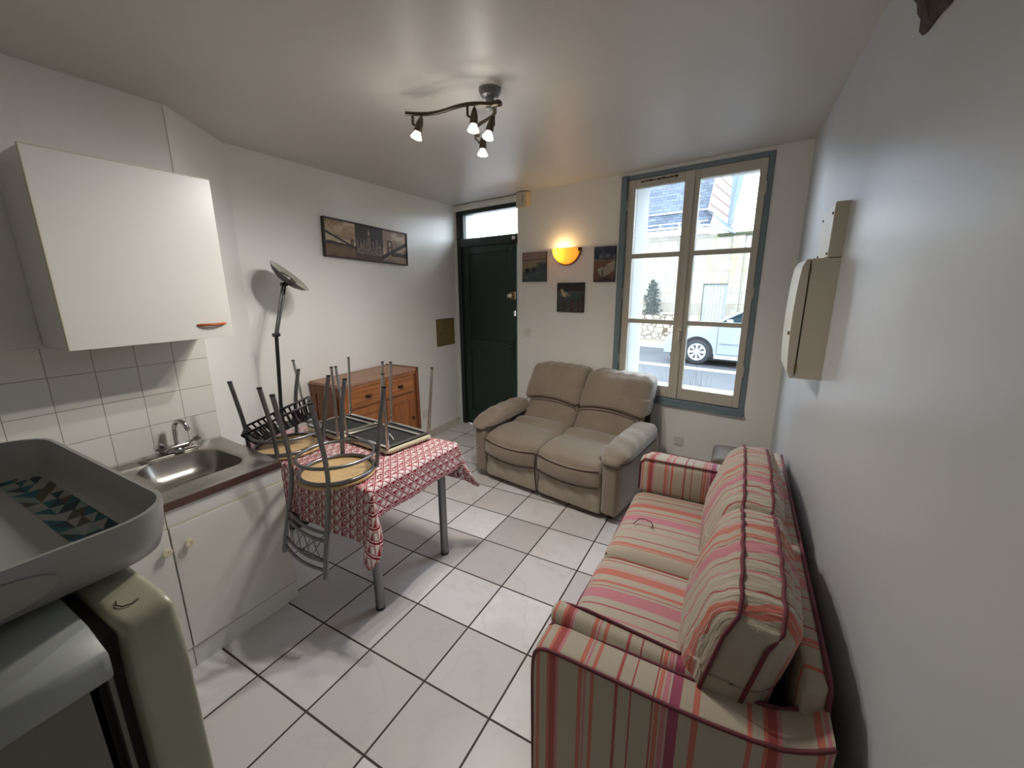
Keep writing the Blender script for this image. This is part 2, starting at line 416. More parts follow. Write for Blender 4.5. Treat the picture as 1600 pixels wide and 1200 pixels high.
def rootmat(p):
    m = Matrix.Identity(4)
    while p is not None: m = p.matrix_basis @ m; p = p.parent
    return m
def obj(name, mb, mat, parent=None, smooth=False, bevel=0.0, world=False, mat4=None, sub=0, seg=2, auto=None, **props):
    me = bpy.data.meshes.new(name)
    vs = mb.v
    if world and parent is not None:
        inv = rootmat(parent).inverted(); vs = [tuple(inv @ Vector(v)) for v in vs]
    shift = None
    if parent is None and mat4 is None and props.get('kind') != 'structure':
        a = np.array(vs); lo, hi = a.min(0), a.max(0); shift = Vector(((lo[0]+hi[0])/2, (lo[1]+hi[1])/2, lo[2]))
        vs = [tuple(Vector(v)-shift) for v in vs]
    me.from_pydata(vs, [], mb.f)
    if mb.uv is not None:
        ul = me.uv_layers.new(name='UVMap')
        li = np.zeros(len(me.loops), dtype=np.int32); me.loops.foreach_get('vertex_index', li)
        ul.data.foreach_set('uv', np.array(mb.uv, dtype=np.float32)[li].ravel())
    me.validate()
    bm = bmesh.new(); bm.from_mesh(me); bmesh.ops.recalc_face_normals(bm, faces=bm.faces); bm.to_mesh(me); bm.free()
    me.materials.append(mat)
    if smooth:
        for p in me.polygons: p.use_smooth = True
    o = bpy.data.objects.new(name, me); COL.objects.link(o)
    if smooth and auto is not None:
        me.set_sharp_from_angle(angle=math.radians(auto))
    if mat4 is not None: o.matrix_basis = mat4
    if shift is not None: o.location = shift
    if parent is not None: o.parent = parent
    if bevel:
        b = o.modifiers.new('bevel', 'BEVEL'); b.width = bevel; b.segments = seg; b.limit_method = 'ANGLE'; b.angle_limit = math.radians(40)
    if sub:
        b = o.modifiers.new('subsurf', 'SUBSURF'); b.levels = sub; b.render_levels = sub
    for k, v in props.items(): o[k] = v
    return o
def thing(name, label, cat, loc=(0, 0, 0), rotz=0.0, group=None, mat4=None):
    o = bpy.data.objects.new(name, None); COL.objects.link(o); o.empty_display_size = 0.1
    if mat4 is not None: o.matrix_basis = mat4
    else: o.location = loc; o.rotation_euler = (0, 0, rotz)
    bpy.context.view_layer.update()
    o['label'] = label; o['category'] = cat
    if group: o['group'] = group
    return o
def Floc(u, d, z): return FM @ Matrix.Translation((u, d, z))
def arc(c, r, a0, a1, n, ax=Vector((1, 0, 0)), ay=Vector((0, 0, 1))):
    return [Vector(c)+ax*r*math.cos(a0+(a1-a0)*i/n)+ay*r*math.sin(a0+(a1-a0)*i/n) for i in range(n+1)]
def picture(name, img, w_, h_, parent, mat, ax, ay, org, **k):   # a painted surface: one face per dab of paint
    H, W = img.shape[:2]; mb = MB()
    org = Vector(org)
    mb.grid(lambda i, j: org+ax*(i*w_)+ay*(j*h_), W, H)
    me = bpy.data.meshes.new(name); me.from_pydata(mb.v, [], mb.f)
    ca = me.color_attributes.new('paint', 'FLOAT_COLOR', 'CORNER')
    col = np.ones((H*W, 4, 4), dtype=np.float32); c = np.clip(img[::-1].reshape(-1, 3), 0, 255)/255.0
    c = np.where(c <= 0.04045, c/12.92, ((c+0.055)/1.055)**2.4); col[:, :, :3] = c[:, None, :]
    ca.data.foreach_set('color', col.ravel()); me.materials.append(mat)
    o = bpy.data.objects.new(name, me); COL.objects.link(o); o.parent = parent
    for a, v in k.items(): o[a] = v
    return o
S_ = dict(kind='structure')

# ============================================================ ROOM
obj('floor', MB().add([(-1.6, -2.5, 0), (2.6, -2.5, 0), (2.6, 3.6, 0), (-1.6, 3.6, 0), (-1.6, -2.5, -0.1), (2.6, -2.5, -0.1), (2.6, 3.6, -0.1), (-1.6, 3.6, -0.1)],
    [(0, 1, 2, 3), (7, 6, 5, 4), (0, 4, 5, 1), (1, 5, 6, 2), (2, 6, 7, 3), (3, 7, 4, 0)]), FLOOR, **S_)
obj('ceiling', MB().box(-1.6, 2.6, -2.5, 3.45, ZC, ZC+0.12), CEIL, **S_)
# left wall, chamfered corner, kitchen wall
obj('wall_left', MB().prism([(-1.28, 0.885, 0), (-1.28, 3.45, 0), (-1.5, 3.45, 0), (-1.5, 0.885, 0)], (0, 0, ZC)), WALL_L, **S_)
obj('wall_corner', MB().prism([(-0.94, 0.438, 0), (-1.28, 0.885, 0), (-1.5, 0.885, 0), (-1.5, 0.438, 0)], (0, 0, ZC)), WALL, **S_)
obj('wall_kitchen', MB().box(-1.5, -0.945, -2.5, 0.438, 0, ZC), WALL, **S_)
mt = MB().box(-0.946, -0.94, -2.0, 0.437, 0.80, 1.421)
t_ = obj('wall_tiling', mt, WTILE, **S_)
# the tile grid is laid from the corner and the top row
for v_ in t_.data.vertices: v_.co.y -= 0.437-0.158*2.9905; v_.co.z -= 1.291-0.158*8
t_.location = (0, 0.437-0.158*2.9905, 1.291-0.158*8)
# the old tiled strip has a hairline step above it on the left
obj('trim_1', MB().box(-0.945, -0.937, -2.0, -0.2, 1.421, 1.427), WALL, **S_)
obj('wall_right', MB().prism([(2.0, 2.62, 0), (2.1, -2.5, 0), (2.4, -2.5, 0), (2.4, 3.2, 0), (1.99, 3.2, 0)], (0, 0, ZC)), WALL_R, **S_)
obj('wall_back', MB().box(-1.5, 2.4, -2.6, -2.45, 0, ZC), WALL, **S_)
# window wall in its own frame (x along, y out)
WT = 0.34
mw = MB()
mw.box(0.935, 2.045, 0, WT, 0, ZC); mw.box(3.12, 3.45, 0, WT, 0, ZC); mw.box(2.045, 3.12, 0, WT, 0, 0.70); mw.box(2.045, 3.12, 0, WT, 2.548, ZC)
mw.box(-0.25, 0.935, 0.02, WT, 2.515, ZC); mw.box(-0.25, 0.0, 0.02, WT, 0, 2.515)
obj('wall_window', mw, WALL, mat4=FM.copy(), **S_)
# street-side outer skin: storeys above and to the sides keep the wall opaque from outside
obj('wall_outside', MB().box(-3, -0.25, 0.0, WT, 0, 5).box(3.45, 6.5, 0.0, WT, 0, 5).box(-0.25, 3.45, 0.0, WT, ZC, 5), WALL, mat4=FM.copy(), **S_)
# tiled skirting along the left wall
obj('baseboard_left', MB().box(-1.28, -1.262, 0.9, 2.76, 0, 0.085).box(-1.28, -1.262, 2.765, 3.26, 0, 0.085), plain('skirting_tile', (196, 188, 174), 0.35), bevel=0.002, **S_)
obj('baseboard_window', MB().box(0.94, 3.4, -0.014, 0, 0, 0.08), plain('skirting_tile_2', (196, 188, 174), 0.35), mat4=FM.copy(), **S_)

# ---- window
wf = obj('window_1', MB().box(2.045, 2.095, -0.035, 0.05, 0.70, 2.548).box(3.085, 3.12, -0.01, 0.05, 0.70, 2.548).box(2.095, 3.085, -0.012, 0.05, 2.515, 2.548)
         .box(2.045, 3.12, -0.02, 0.05, 0.70, 0.755), WINB, mat4=FM.copy(), bevel=0.004, **S_)
obj('sill', MB().box(2.045, 3.125, -0.035, 0.0, 0.70, 0.72), WINB, wf, bevel=0.003)
def sash(x0, x1, name):
    m = MB(); z0, z1 = 0.762, 2.512; y0, y1 = -0.008, 0.034
    L, R = (0.062, 0.05) if name == 'left' else (0.05, 0.046)
    m.box(x0, x0+L, y0, y1, z0, z1); m.box(x1-R, x1, y0, y1, z0, z1)
    m.box(x0+L, x1-R, y0, y1, z0, 0.855); m.box(x0+L, x1-R, y0, y1, 2.445, z1)
    for z in (1.37, 1.903): m.box(x0+L, x1-R, y0+0.004, y1-0.002, z, z+0.036)
    s = obj('sash', m, WINW, wf, bevel=0.004)
    g = MB()
    for a, b in ((0.855, 1.37), (1.406, 1.903), (1.939, 2.445)): g.box(x0+L, x1-R, 0.012, 0.016, a, b)
    obj('pane', g, GLASS, s)
    return s
sl = sash(2.097, 2.594, 'left'); sr = sash(2.604, 3.083, 'right')
obj('meeting_stile', MB().box(2.578, 2.62, -0.022, -0.006, 0.765, 2.51), WINW, wf, bevel=0.005)
h = MB(); h.lathe([(0.017, 0), (0.017, 0.006), (0.009, 0.009), (0.008, 0.035)], (2.603, -0.022, 1.335), (0, -1, 0), 16)
h.tube([(2.603, -0.052, 1.342), (2.599, -0.058, 1.325), (2.594, -0.06, 1.28), (2.596, -0.058, 1.245), (2.604, -0.055, 1.238), (2.609, -0.055, 1.26), (2.607, -0.056, 1.32)], 0.0055, 8)
obj('handle', h, plain('cream_handle', (226, 220, 200), 0.35), wf, smooth=True)
for x in (2.094, 3.087):
    for z in (1.05, 1.62, 2.32): obj('hinge', MB().cyl((x, -0.016, z-0.04), (x, -0.016, z+0.04), 0.007, 8), WINW, wf, smooth=True, auto=40)
vent = MB()
for i in range(9): vent.box(2.20+i*0.033, 2.225+i*0.033+0.004, -0.011, -0.007, 2.483+0.003*(i % 2), 2.493+0.003*(i % 3))
obj('air_vent', vent, plain('worn_vent_slots', (70, 62, 50), 0.8), wf)
# outer reveal
obj('trim_2', MB().box(2.095, 3.10, 0.05, WT+0.05, 0.70, 0.80), OUTW, mat4=FM.copy(), bevel=0.005, **S_)
# open shutters folded back into the reveal
def shutter(x0, x1, lab):
    t = thing('shutter', lab, 'shutter', mat4=Floc((x0+x1)/2, 0.2, 0.81), group='window shutters')
    w_ = (x1-x0)/2
    m = MB().box(-w_, w_, -0.14, 0.16, 0, 1.72); obj('panel', m, OUTW, t, bevel=0.003)
    e = MB().box(-w_-0.006, -w_+0.002, -0.12, -0.08, 0.05, 1.68).box(w_-0.002, w_+0.006, -0.12, -0.08, 0.05, 1.68); obj('batten', e, OUTW, t)
    return t
shutter(2.10, 2.135, 'white folded shutter seen through the left panes of the window')
shutter(3.075, 3.105, 'white folded shutter seen at the right edge of the right panes')

# ---- door
DF = 0.05
df = obj('door_1', MB().box(0.0, 0.057, DF, DF+0.08, 0, 2.515).box(0.057, 0.935, DF, DF+0.08, 2.47, 2.515)
         .box(0.057, 0.935, DF, DF+0.08, 2.128, 2.215), GREEND, mat4=FM.copy(), bevel=0.004, **S_)
lf = MB(); X0, X1 = 0.057, 0.866; ya, yb = DF+0.02, DF+0.06
lf.box(X0, X0+0.10, ya, yb, 0.012, 2.132).box(X1-0.12, X1, ya, yb, 0.012, 2.132).box(X0+0.1, X1-0.12, ya, yb, 2.045, 2.132).box(X0+0.1, X1-0.12, ya, yb, 0.95, 1.08).box(X0+0.1, X1-0.12, ya, yb, 0.012, 0.20)
leaf = obj('leaf', lf, GREEN, df, bevel=0.008, seg=3)
obj('lower_panel', MB().box(X0+0.1, X1-0.12, ya+0.014, yb-0.008, 0.2, 0.95), GREEN, df)
obj('upper_panel', MB().box(X0+0.1, X1-0.12, ya+0.014, yb-0.008, 1.08, 2.045), GREEN, df)
obj('pane', MB().box(0.10, 0.935, DF+0.03, DF+0.034, 2.215, 2.47), GLASS, df)
obj('transom_frame', MB().box(0.055, 0.10, DF+0.01, DF+0.06, 2.205, 2.475), GREEND, df, bevel=0.003)
lk = MB().box(0.785, 0.855, DF-0.002, DF+0.02, 1.55, 1.632); k1 = obj('lock', lk, BRASS, df, bevel=0.003)
obj('knob', MB().lathe([(0.0, -0.012), (0.012, -0.012), (0.02, -0.004), (0.02, 0.01), (0.012, 0.018), (0, 0.018)], (0.807, DF-0.02, 1.588), (0, -1, 0), 16).box(0.76, 0.785, DF-0.012, DF+0.015, 1.57, 1.604), WHITEP, k1, smooth=True, auto=40)
obj('latch', MB().box(0.838, 0.856, DF+0.0, DF+0.02, 1.375, 1.43), WHITEP, df, bevel=0.003)
hd = MB().box(0.795, 0.826, DF+0.008, DF+0.02, 0.90, 1.12); hd.tube([(0.81, DF+0.01, 1.04), (0.81, DF-0.035, 1.04), (0.803, DF-0.04, 1.04), (0.71, DF-0.038, 1.035)], 0.009, 10)
obj('handle', hd, BLACKM, df, smooth=True, auto=35)
obj('strike_box', MB().box(0.825, 0.868, DF-0.015, DF, 2.158, 2.192), WHITEP, df, bevel=0.008)

# ============================================================ THINGS ON THE WINDOW WALL
# alarm box
t = thing('alarm_box', 'beige plastic alarm box high on the wall above the wall lamp, right of the door', 'alarm', mat4=Floc(1.03, -0.035, 2.43))
obj('housing', MB().box(-0.065, 0.04, -0.03, 0.035, 0, 0.14), CREAMP, t, bevel=0.006)
obj('cover', MB().box(0.042, 0.062, -0.025, 0.035, 0.003, 0.137), plain('pale_cover', (226, 206, 160), 0.4), t, bevel=0.003)
g = MB()
for i in range(5): g.box(0.012, 0.026, -0.0315, -0.029, 0.045+i*0.014, 0.052+i*0.014)
obj('grille', g, plain('grille_dark', (110, 100, 84), 0.6), t)

# sconce
t = thing('wall_lamp', 'lit amber glass half bowl wall lamp between the three paintings', 'lamp', mat4=Floc(1.527, 0, 1.865))
R0 = 0.142
back = MB(); pts = [(R0*1.08*math.cos(a), R0*1.08*math.sin(a)) for a in np.linspace(PI, 2*PI, 25)]
back.prism([(x, 0, 0.16+z) for x, z in pts], (0, -0.02, 0)); obj('back_plate', back, plain('amber_brown_plate', (150, 98, 44), 0.35, 0.3), t, bevel=0.002)
bowl = MB()
def bowlf(i, j):
    a = PI+PI*i; r = R0*math.sin(j*PI/2); d = 0.105*math.cos(j*PI/2)
    return (r*math.cos(a), -0.02-d, 0.155+r*math.sin(a)*0.98)
bowl.grid(bowlf, 28, 12)
ob = obj('glass_shade', bowl, SCONCE, t, smooth=True); md = ob.modifiers.new('solid', 'SOLIDIFY'); md.thickness = 0.004
for a_, b_ in ((R0*0.9, R0*1.03), (-R0*1.03, -R0*0.95)): obj('clip', MB().box(a_, b_, -0.045, -0.02, 0.13, 0.155), DARKMETAL, t, bevel=0.002)
obj('bulb', MB().lathe([(0, 0), (0.014, 0.004), (0.017, 0.02), (0.026, 0.045), (0.02, 0.075), (0, 0.085)], (-0.045, -0.055, 0.055), (0, 0, 1), 16), BULBW, t, smooth=True)
ld = bpy.data.lights.new('bulb_light', 'POINT'); ld.energy = 1.9; ld.color = (1.0, 0.68, 0.34); ld.shadow_soft_size = 0.03
lo = bpy.data.objects.new('bulb_light', ld); COL.objects.link(lo); lo.parent = t; lo.location = (-0.045, -0.065, 0.135)

# paintings -----------------------------------------------------------------
def ygrid(H, W): return np.meshgrid(np.linspace(0, 1, W), np.linspace(0, 1, H))
def smooth_noise(H, W, gx, gy, seed):
    r = np.random.default_rng(seed); g = r.random((gy+2, gx+2))
    x, y = ygrid(H, W); x = x*gx; y = y*gy; xi = x.astype(int); yi = y.astype(int); fx = x-xi; fy = y-yi
    fx = fx*fx*(3-2*fx); fy = fy*fy*(3-2*fy)
    return (g[yi, xi]*(1-fx)+g[yi, xi+1]*fx)*(1-fy)+(g[yi+1, xi]*(1-fx)+g[yi+1, xi+1]*fx)*fy
def fbm(H, W, gx, gy, seed): return sum(smooth_noise(H, W, gx*2**k, gy*2**k, seed+k)*0.5**k for k in range(4))/1.875
def lerp(a, b, m): return a*(1-m[..., None])+np.array(b, float)*m[..., None]
def blob(x, y, cx, cy, rx, ry, soft=0.25): return np.clip((1-np.sqrt(((x-cx)/rx)**2+((y-cy)/ry)**2))/soft, 0, 1)
def sm(v, a, b): return np.clip((v-a)/(b-a), 0, 1)
H_, W_ = 66, 66
x, y = ygrid(H_, W_); n1 = fbm(H_, W_, 4, 6, 3); n2 = fbm(H_, W_, 3, 14, 9)
im = np.zeros((H_, W_, 3))+np.array((132, 116, 108.)); im = lerp(im, (152, 134, 122), sm(y, 0, .3)*n1)
im = lerp(im, (86, 76, 74), np.exp(-((y-0.27+0.03*x)/0.02)**2))
im = lerp(im, (134, 126, 104), sm(y, .28, .32)); im = lerp(im, (60, 76, 82), sm(y+0.35*x+0.25*(n1-.5), .62, .8)); im = lerp(im, (128, 134, 134), sm(n2, .5, .7)*sm(y, .5, .8)*0.6)
im = lerp(im, (56, 64, 64), sm(y, .82, 1.)*0.7)
im = lerp(im, (52, 62, 70), sm(x*1.1-y*1.6+0.28+0.3*(n1-.5), .3, .45)*sm(y, .34, .42)*0.8)
im = lerp(im, (28, 34, 38), blob(x, y, .22, .62, .13, .1)); im = lerp(im, (28, 34, 38), blob(x, y, .5, .58, .12, .08)); sea = im
n1 = fbm(H_, W_, 4, 4, 23)
im = np.zeros((H_, W_, 3))+np.array((34, 28, 28.)); im = lerp(im, (62, 46, 40), n1*sm(.3-y, 0, .3)); im = lerp(im, (60, 72, 74), sm(y+0.05*(n1-.5), .24, .30)); im = lerp(im, (48, 60, 60), n1*sm(y, .3, .6))
im = lerp(im, (40, 44, 42), sm(y, .75, 1.)*0.6)
for px, top in ((.28, .62), (.56, .57), (.80, .50), (.95, .42)):
    im = lerp(im, (52, 34, 30), sm(.055-np.abs(x-px), 0, .02)*sm(y, top, top+.03)); im = lerp(im, (112, 84, 68), sm(.012-np.abs(x-px+.03), 0, .01)*sm(y, top, top+.03)*0.8)
for a_, b_ in ((.28, .56), (.56, .80), (.80, 1.)):
    yy = .68+0.5*(1-((x-(a_+b_)/2)/((b_-a_)/2))**2)*0.5; im = lerp(im, (120, 88, 74), sm(.022-np.abs(y-yy), 0, .015)*((x > a_) & (x < b_)))
im = lerp(im, (176, 164, 140), blob(x, y, .30, .40, .16, .10, .4)); im = lerp(im, (190, 178, 156), blob(x, y, .185, .25, .055, .055, .4)); im = lerp(im, (176, 164, 140), blob(x, y, .21, .32, .06, .10, .4))
im = lerp(im, (110, 104, 94), blob(x, y, .44, .42, .14, .055, .4)); im = lerp(im, (36, 34, 34), blob(x, y, .56, .455, .045, .02, .5)); im = lerp(im, (170, 110, 50), blob(x, y, .125, .265, .03, .015, .5))
im = lerp(im, (140, 110, 80), sm(.012-np.abs(x-.30), 0, .01)*sm(y, .48, .5)*sm(.62-y, 0, .02)); gull = im
x, y = ygrid(76, 52); n1 = fbm(76, 52, 3, 4, 41)
im = np.zeros((76, 52, 3))+np.array((42, 50, 70.)); im = lerp(im, (122, 124, 124), sm(n1+0.9*y-.25, .42, .62)); im = lerp(im, (36, 40, 46), sm(.02-np.abs(y-.335), 0, .02))
im = lerp(im, (118, 86, 68), sm(y, .36, .40)); im = lerp(im, (92, 60, 50), n1*sm(y, .4, .8)); im = lerp(im, (50, 32, 34), sm(y-.25*np.abs(x-.6), .78, .92))
hull = ((y > .62-.28*(x-.2)) & (y < .86-.35*(x-.5)*(x > .5)) & (x > .2+.5*(y-.7)) & (y < .70+.6*(x-.12)))
im = lerp(im, (150, 142, 128), hull*1.0); im = lerp(im, (176, 166, 150), hull*sm(.03-np.abs(y-(.66-.28*(x-.2))), 0, .03)); im = lerp(im, (52, 44, 42), ((x > .41) & (x < .455) & (y > .66) & (y < .90))*0.9)
im = lerp(im, (86, 66, 56), hull*((y < .62-.2*(x-.3)) & (x > .42) & (x < .86) & (y > .52))*0.9); boat = im
def canvas(u, z, w_, h_, img, lab):
    t = thing('painting', lab, 'painting', mat4=Floc(u+w_/2, 0, z), group=None)
    obj('canvas', MB().box(-w_/2, w_/2, -0.017, 0, 0, h_), plain('canvas_edge', (40, 38, 40), 0.8), t, bevel=0.001)
    picture('painted_face', img, w_, h_, t, PICT_M, Vector((1, 0, 0)), Vector((0, 0, 1)), (-w_/2, -0.0178, 0))
    return t
canvas(1.008, 1.728, 0.29, 0.283, sea, 'small seascape painting with two dark rocks, left of the wall lamp')
canvas(1.430, 1.442, 0.293, 0.272, gull, 'small painting of a gull standing on posts, hung lowest under the wall lamp')
canvas(1.812, 1.716, 0.205, 0.30, boat, 'small painting of a white rowing boat on a beach, beside the window')

# switches / sockets
def socket(mat4, lab, w_=0.075, n='wall_socket', cat='socket', rock=False):
    t = thing(n, lab, cat, mat4=mat4)
    obj('plate', MB().box(-w_/2, w_/2, -0.009, 0, -w_/2, w_/2), WHITEP, t, bevel=0.003)
    if rock: obj('rocker', MB().box(-w_*0.22, w_*0.22, -0.014, -0.008, -w_*0.3, w_*0.3), WHITEP, t, bevel=0.002)
    else: obj('outlet', MB().lathe([(0.019, 0.0), (0.021, 0.0), (0.021, 0.004), (0.017, 0.004), (0.017, 0.0)], (0, -0.008, 0), (0, -1, 0), 20, cap=False).lathe([(0.0, 0.002), (0.004, 0.002), (0.004, -0.002)], (0, -0.009, 0.006), (0, -1, 0), 8), WHITEP, t, smooth=True, auto=40)
    return t
socket(Floc(1.062, 0, 1.218), 'white light switch on the wall below the seascape painting', 0.08, 'light_switch', 'switch', True)
socket(Floc(2.665, 0, 0.40), 'white wall socket low on the wall just right of the taupe loveseat')
socket(Matrix.Translation((-1.28, 2.63, 0.30)) @ Matrix.Rotation(PI/2, 4, 'Z'), 'white wall socket low on the left wall between dresser and door', 0.08)

# access panel on left wall
t = thing('access_panel', 'old olive brass hatch set in the left wall beside the door', 'hatch', mat4=Matrix.Translation((-1.28, 3.055, 1.03)) @ Matrix.Rotation(PI/2, 4, 'Z'))
obj('frame', MB().box(-0.16, 0.16, -0.012, 0, -0.005, 0.30), plain('hatch_frame', (92, 80, 54), 0.5, 0.2), t, bevel=0.002)
obj('door', MB().box(-0.15, 0.15, -0.016, -0.006, 0.005, 0.29), OLIVE, t, bevel=0.002)
obj('lock', MB().cyl((-0.115, -0.014, 0.145), (-0.115, -0.021, 0.145), 0.009, 12), BLACKM, t, smooth=True, auto=40)

# city triptych on left wall (about 0.93 x 0.3), hung a little askew
HH, WW = 70, 222
x, y = ygrid(HH, WW); im = np.zeros((HH, WW, 3)); p = x*3
def seg(i): return (p >= i) & (p < i+1)
s = p; n1 = fbm(HH, WW, 12, 5, 60)
A = np.zeros((HH, WW, 3))+np.array((156, 132, 104.)); A = lerp(A, (196, 180, 150), sm(n1, .35, .7)); wat = sm(y, .66, .68); A = lerp(A, (112, 88, 62), wat); A = lerp(A, (84, 66, 48), wat*sm(n1, .45, .6))
deck = .30+.38*s; A = lerp(A, (40, 28, 24), ((y > deck) & (y < deck+.07)).astype(float)); A = lerp(A, (34, 26, 22), ((y > deck+.07) & (y < .67) & (y > .52+.1*n1+.05*s)).astype(float))
A = lerp(A, (36, 26, 22), ((s > .82) & (s < .92) & (y > .46) & (y < .66)).astype(float)*((np.abs(s-.87) > .012) | (y < .5))); A = lerp(A, (60, 46, 38), (np.abs(y-(.02+1.1*s)) < .012)*(s < .42)*.8); A = lerp(A, (60, 46, 38), (np.abs(y-(.35+.15*s)) < .008)*(s > .42)*.7)
s = p-1; Bm = np.zeros((HH, WW, 3))+np.array((50, 36, 34.)); r2 = np.random.default_rng(3)
tops = r2.uniform(.35, .75, 26); tops[11:14] = (.32, .22, .33); tops[19:21] = .34; tops[4] = .36
ti = tops[np.clip((s*26).astype(int), 0, 25)]; lit = r2.random((HH, WW)) > .52
Bm = lerp(Bm, (36, 28, 26), (y > ti).astype(float)); Bm = lerp(Bm, (184, 160, 132), ((y > ti) & lit & (y < .86)).astype(float)*0.8)
Bm = lerp(Bm, (210, 190, 160), ((np.abs(s-.47) < .028*sm(y, .06, .24)) & (y > .06) & (y < .24)).astype(float)); Bm = lerp(Bm, (70, 50, 44), sm(y, .86, .9)); Bm = lerp(Bm, (120, 96, 78), sm(y, .88, .9)*lit*.5)
s = p-2; Cm = np.zeros((HH, WW, 3))+np.array((150, 122, 104.)); Cm = lerp(Cm, (196, 178, 156), sm(n1+.3*y, .5, .8)); Cm = lerp(Cm, (150, 130, 110), sm(y, .78, .8))
sky = (y > .62+.08*r2.random(WW)[None, :]) & (y < .80) & (s > .35); Cm = lerp(Cm, (54, 40, 36), sky.astype(float))
dk = .80-.52*s; Cm = lerp(Cm, (44, 32, 30), ((y > dk) & (y < dk+.13)).astype(float)); Cm = lerp(Cm, (62, 46, 40), ((s > .18) & (s < .40) & (y > .30) & (y < .72) & ((np.abs(s-.29) > .05) | (y < .36) | ((y > .5) & (y < .54)))).astype(float))
Cm = lerp(Cm, (80, 62, 52), ((y < dk) & (y > dk-.16+.0*s) & (np.mod(s*28, 1) < .3) & (s > .4)).astype(float)*.6); Cm = lerp(Cm, (90, 74, 62), sm(y, .86, 1)*(s < .5)*.5)
im = np.where((p < 1)[..., None], A, np.where((p < 2)[..., None], Bm, Cm))
im[(np.abs(p-1) < .012) | (np.abs(p-2) < .012)] = (34, 22, 20)
MT = Matrix.Translation((-1.28, 1.53, 1.925)) @ Matrix.Rotation(PI/2, 4, 'Z') @ Matrix.Rotation(math.radians(2.1), 4, 'Y')
t = thing('wall_picture', 'wide dark framed sepia print of city bridges and skyline on the left wall', 'picture', mat4=MT)
fr = MB().box(0, 0.94, -0.032, -0.002, 0, 0.012).box(0, 0.94, -0.032, -0.002, 0.293, 0.305).box(0, 0.012, -0.032, -0.002, 0.012, 0.293).box(0.928, 0.94, -0.032, -0.002, 0.012, 0.293).box(0.01, 0.93, -0.02, -0.002, 0.01, 0.295)
obj('frame', fr, plain('dark_brown_frame', (38, 24, 24), 0.4), t, bevel=0.0015)
picture('print', im, 0.916, 0.281, t, PICT, Vector((1, 0, 0)), Vector((0, 0, 1)), (0.012, -0.0225, 0.012))

# ============================================================ RIGHT WALL
t = thing('fuse_box', 'large beige fuse box with curved door on the right wall', 'fuse box', loc=(2.02, 1.33, 1.285))
obj('housing', MB().box(-0.088, 0.012, 0, 0.33, 0, 0.49), CREAMP, t, bevel=0.002)
lid = MB(); prof = [(-0.092, 0.0), (-0.106, 0.0), (-0.118, 0.03)] + [(-0.118-0.009*math.sin(PI*k/8)**0.8, 0.03+0.43*k/8) for k in range(1, 8)] + [(-0.117, 0.46), (-0.105, 0.488), (-0.092, 0.49)]
lid.prism([(a, 0.0, z) for a, z in prof], (0, 0.33, 0)); obj('door', lid, CREAMP, t, bevel=0.0015)
for z_ in (0.43, 0.035): obj('hinge', MB().box(-0.094, -0.086, -0.002, 0.01, z_, z_+0.025), BRASS, t)
obj('gap', MB().box(-0.092, -0.088, -0.0005, 0.33, 0.02, 0.47), GASKET, t)
obj('catch', MB().cyl((-0.122, 0.02, 0.19), (-0.133, 0.02, 0.19), 0.008, 10), BRASS, t, smooth=True, auto=40)
t = thing('cable_cover', 'narrow beige cover box directly above the fuse box', 'box', loc=(2.02, 1.33, 1.778))
obj('housing', MB().box(-0.038, 0.012, 0, 0.28, 0, 0.205), CREAMP, t, bevel=0.002)
obj('face_plate', MB().box(-0.041, -0.038, 0.0, 0.28, 0.003, 0.2), plain('pale_face_plate', (222, 218, 206), 0.4), t)
for a in (0.02, 0.255):
    for b in (0.015, 0.165): obj('screw', MB().cyl((-0.041, a, b), (-0.045, a, b), 0.005, 8), BLACKM, t)
# old beam end breaking through the plaster
bm_ = MB(); rr = random.Random(4)
ring0 = [(0.815, 2.280), (0.835, 2.315), (0.883, 2.352), (0.925, 2.40), (0.985, 2.445), (0.96, 2.56), (0.75, 2.565), (0.52, 2.56), (0.50, 2.32), (0.56, 2.275), (0.647, 2.265), (0.70, 2.272), (0.736, 2.272), (0.78, 2.272)]
n = len(ring0); vs = []
cx_, cz_ = 0.75, 2.42
for k, (sc, xx) in enumerate(((1.0, 2.08), (1.0, 2.034), (0.93, 2.026), (0.5, 2.018))):
    for (a, b) in ring0: vs.append((xx+rr.uniform(-.004, .004)*(k > 1), cx_+(a-cx_)*sc+rr.uniform(-.006, .006)*(k > 1), cz_+(b-cz_)*sc+rr.uniform(-.006, .006)*(k > 1)))
fs = [tuple(range(n)), tuple(range(3*n, 4*n))[::-1]] + [(k*n+i, k*n+(i+1) % n, (k+1)*n+(i+1) % n, (k+1)*n+i) for k in range(3) for i in range(n)]
obj('wooden_beam_end', MB().add(vs, fs), OAK, label='rough dark wooden beam end breaking through the right wall near the ceiling', category='beam')

# ============================================================ CEILING SPOTS
t = thing('ceiling_spotlight', 'bronze ceiling light with two wavy arms and four lit spots', 'ceiling light', loc=(0.565, 1.12, ZC))
obj('canopy', MB().lathe([(0.052, 0), (0.052, -0.012), (0.042, -0.030), (0.02, -0.036), (0.02, -0.085), (0.0, -0.085)], (0, 0, 0), (0, 0, 1), 28, cap=False), TUBE, t, smooth=True, auto=40)
def wave(p0, p1, amp, n=14):
    p0, p1 = Vector(p0), Vector(p1); d = (p1-p0); s_ = Vector((-d.y, d.x, 0)).normalized()
    return [p0+d*(k/n)+s_*amp*math.sin(2*PI*k/n) for k in range(n+1)]
barz = 2.485
p1 = wave((0.625, 1.075, barz), (0.195, 0.943, barz), 0.03); p2 = wave((0.615, 1.06, barz), (0.335, 1.365, barz), -0.03)
obj('arm', MB().tube(p1, 0.009, 10), DARKMETAL, t, smooth=True, world=True, auto=50); obj('arm', MB().tube(p2, 0.009, 10), DARKMETAL, t, smooth=True, world=True, auto=50)
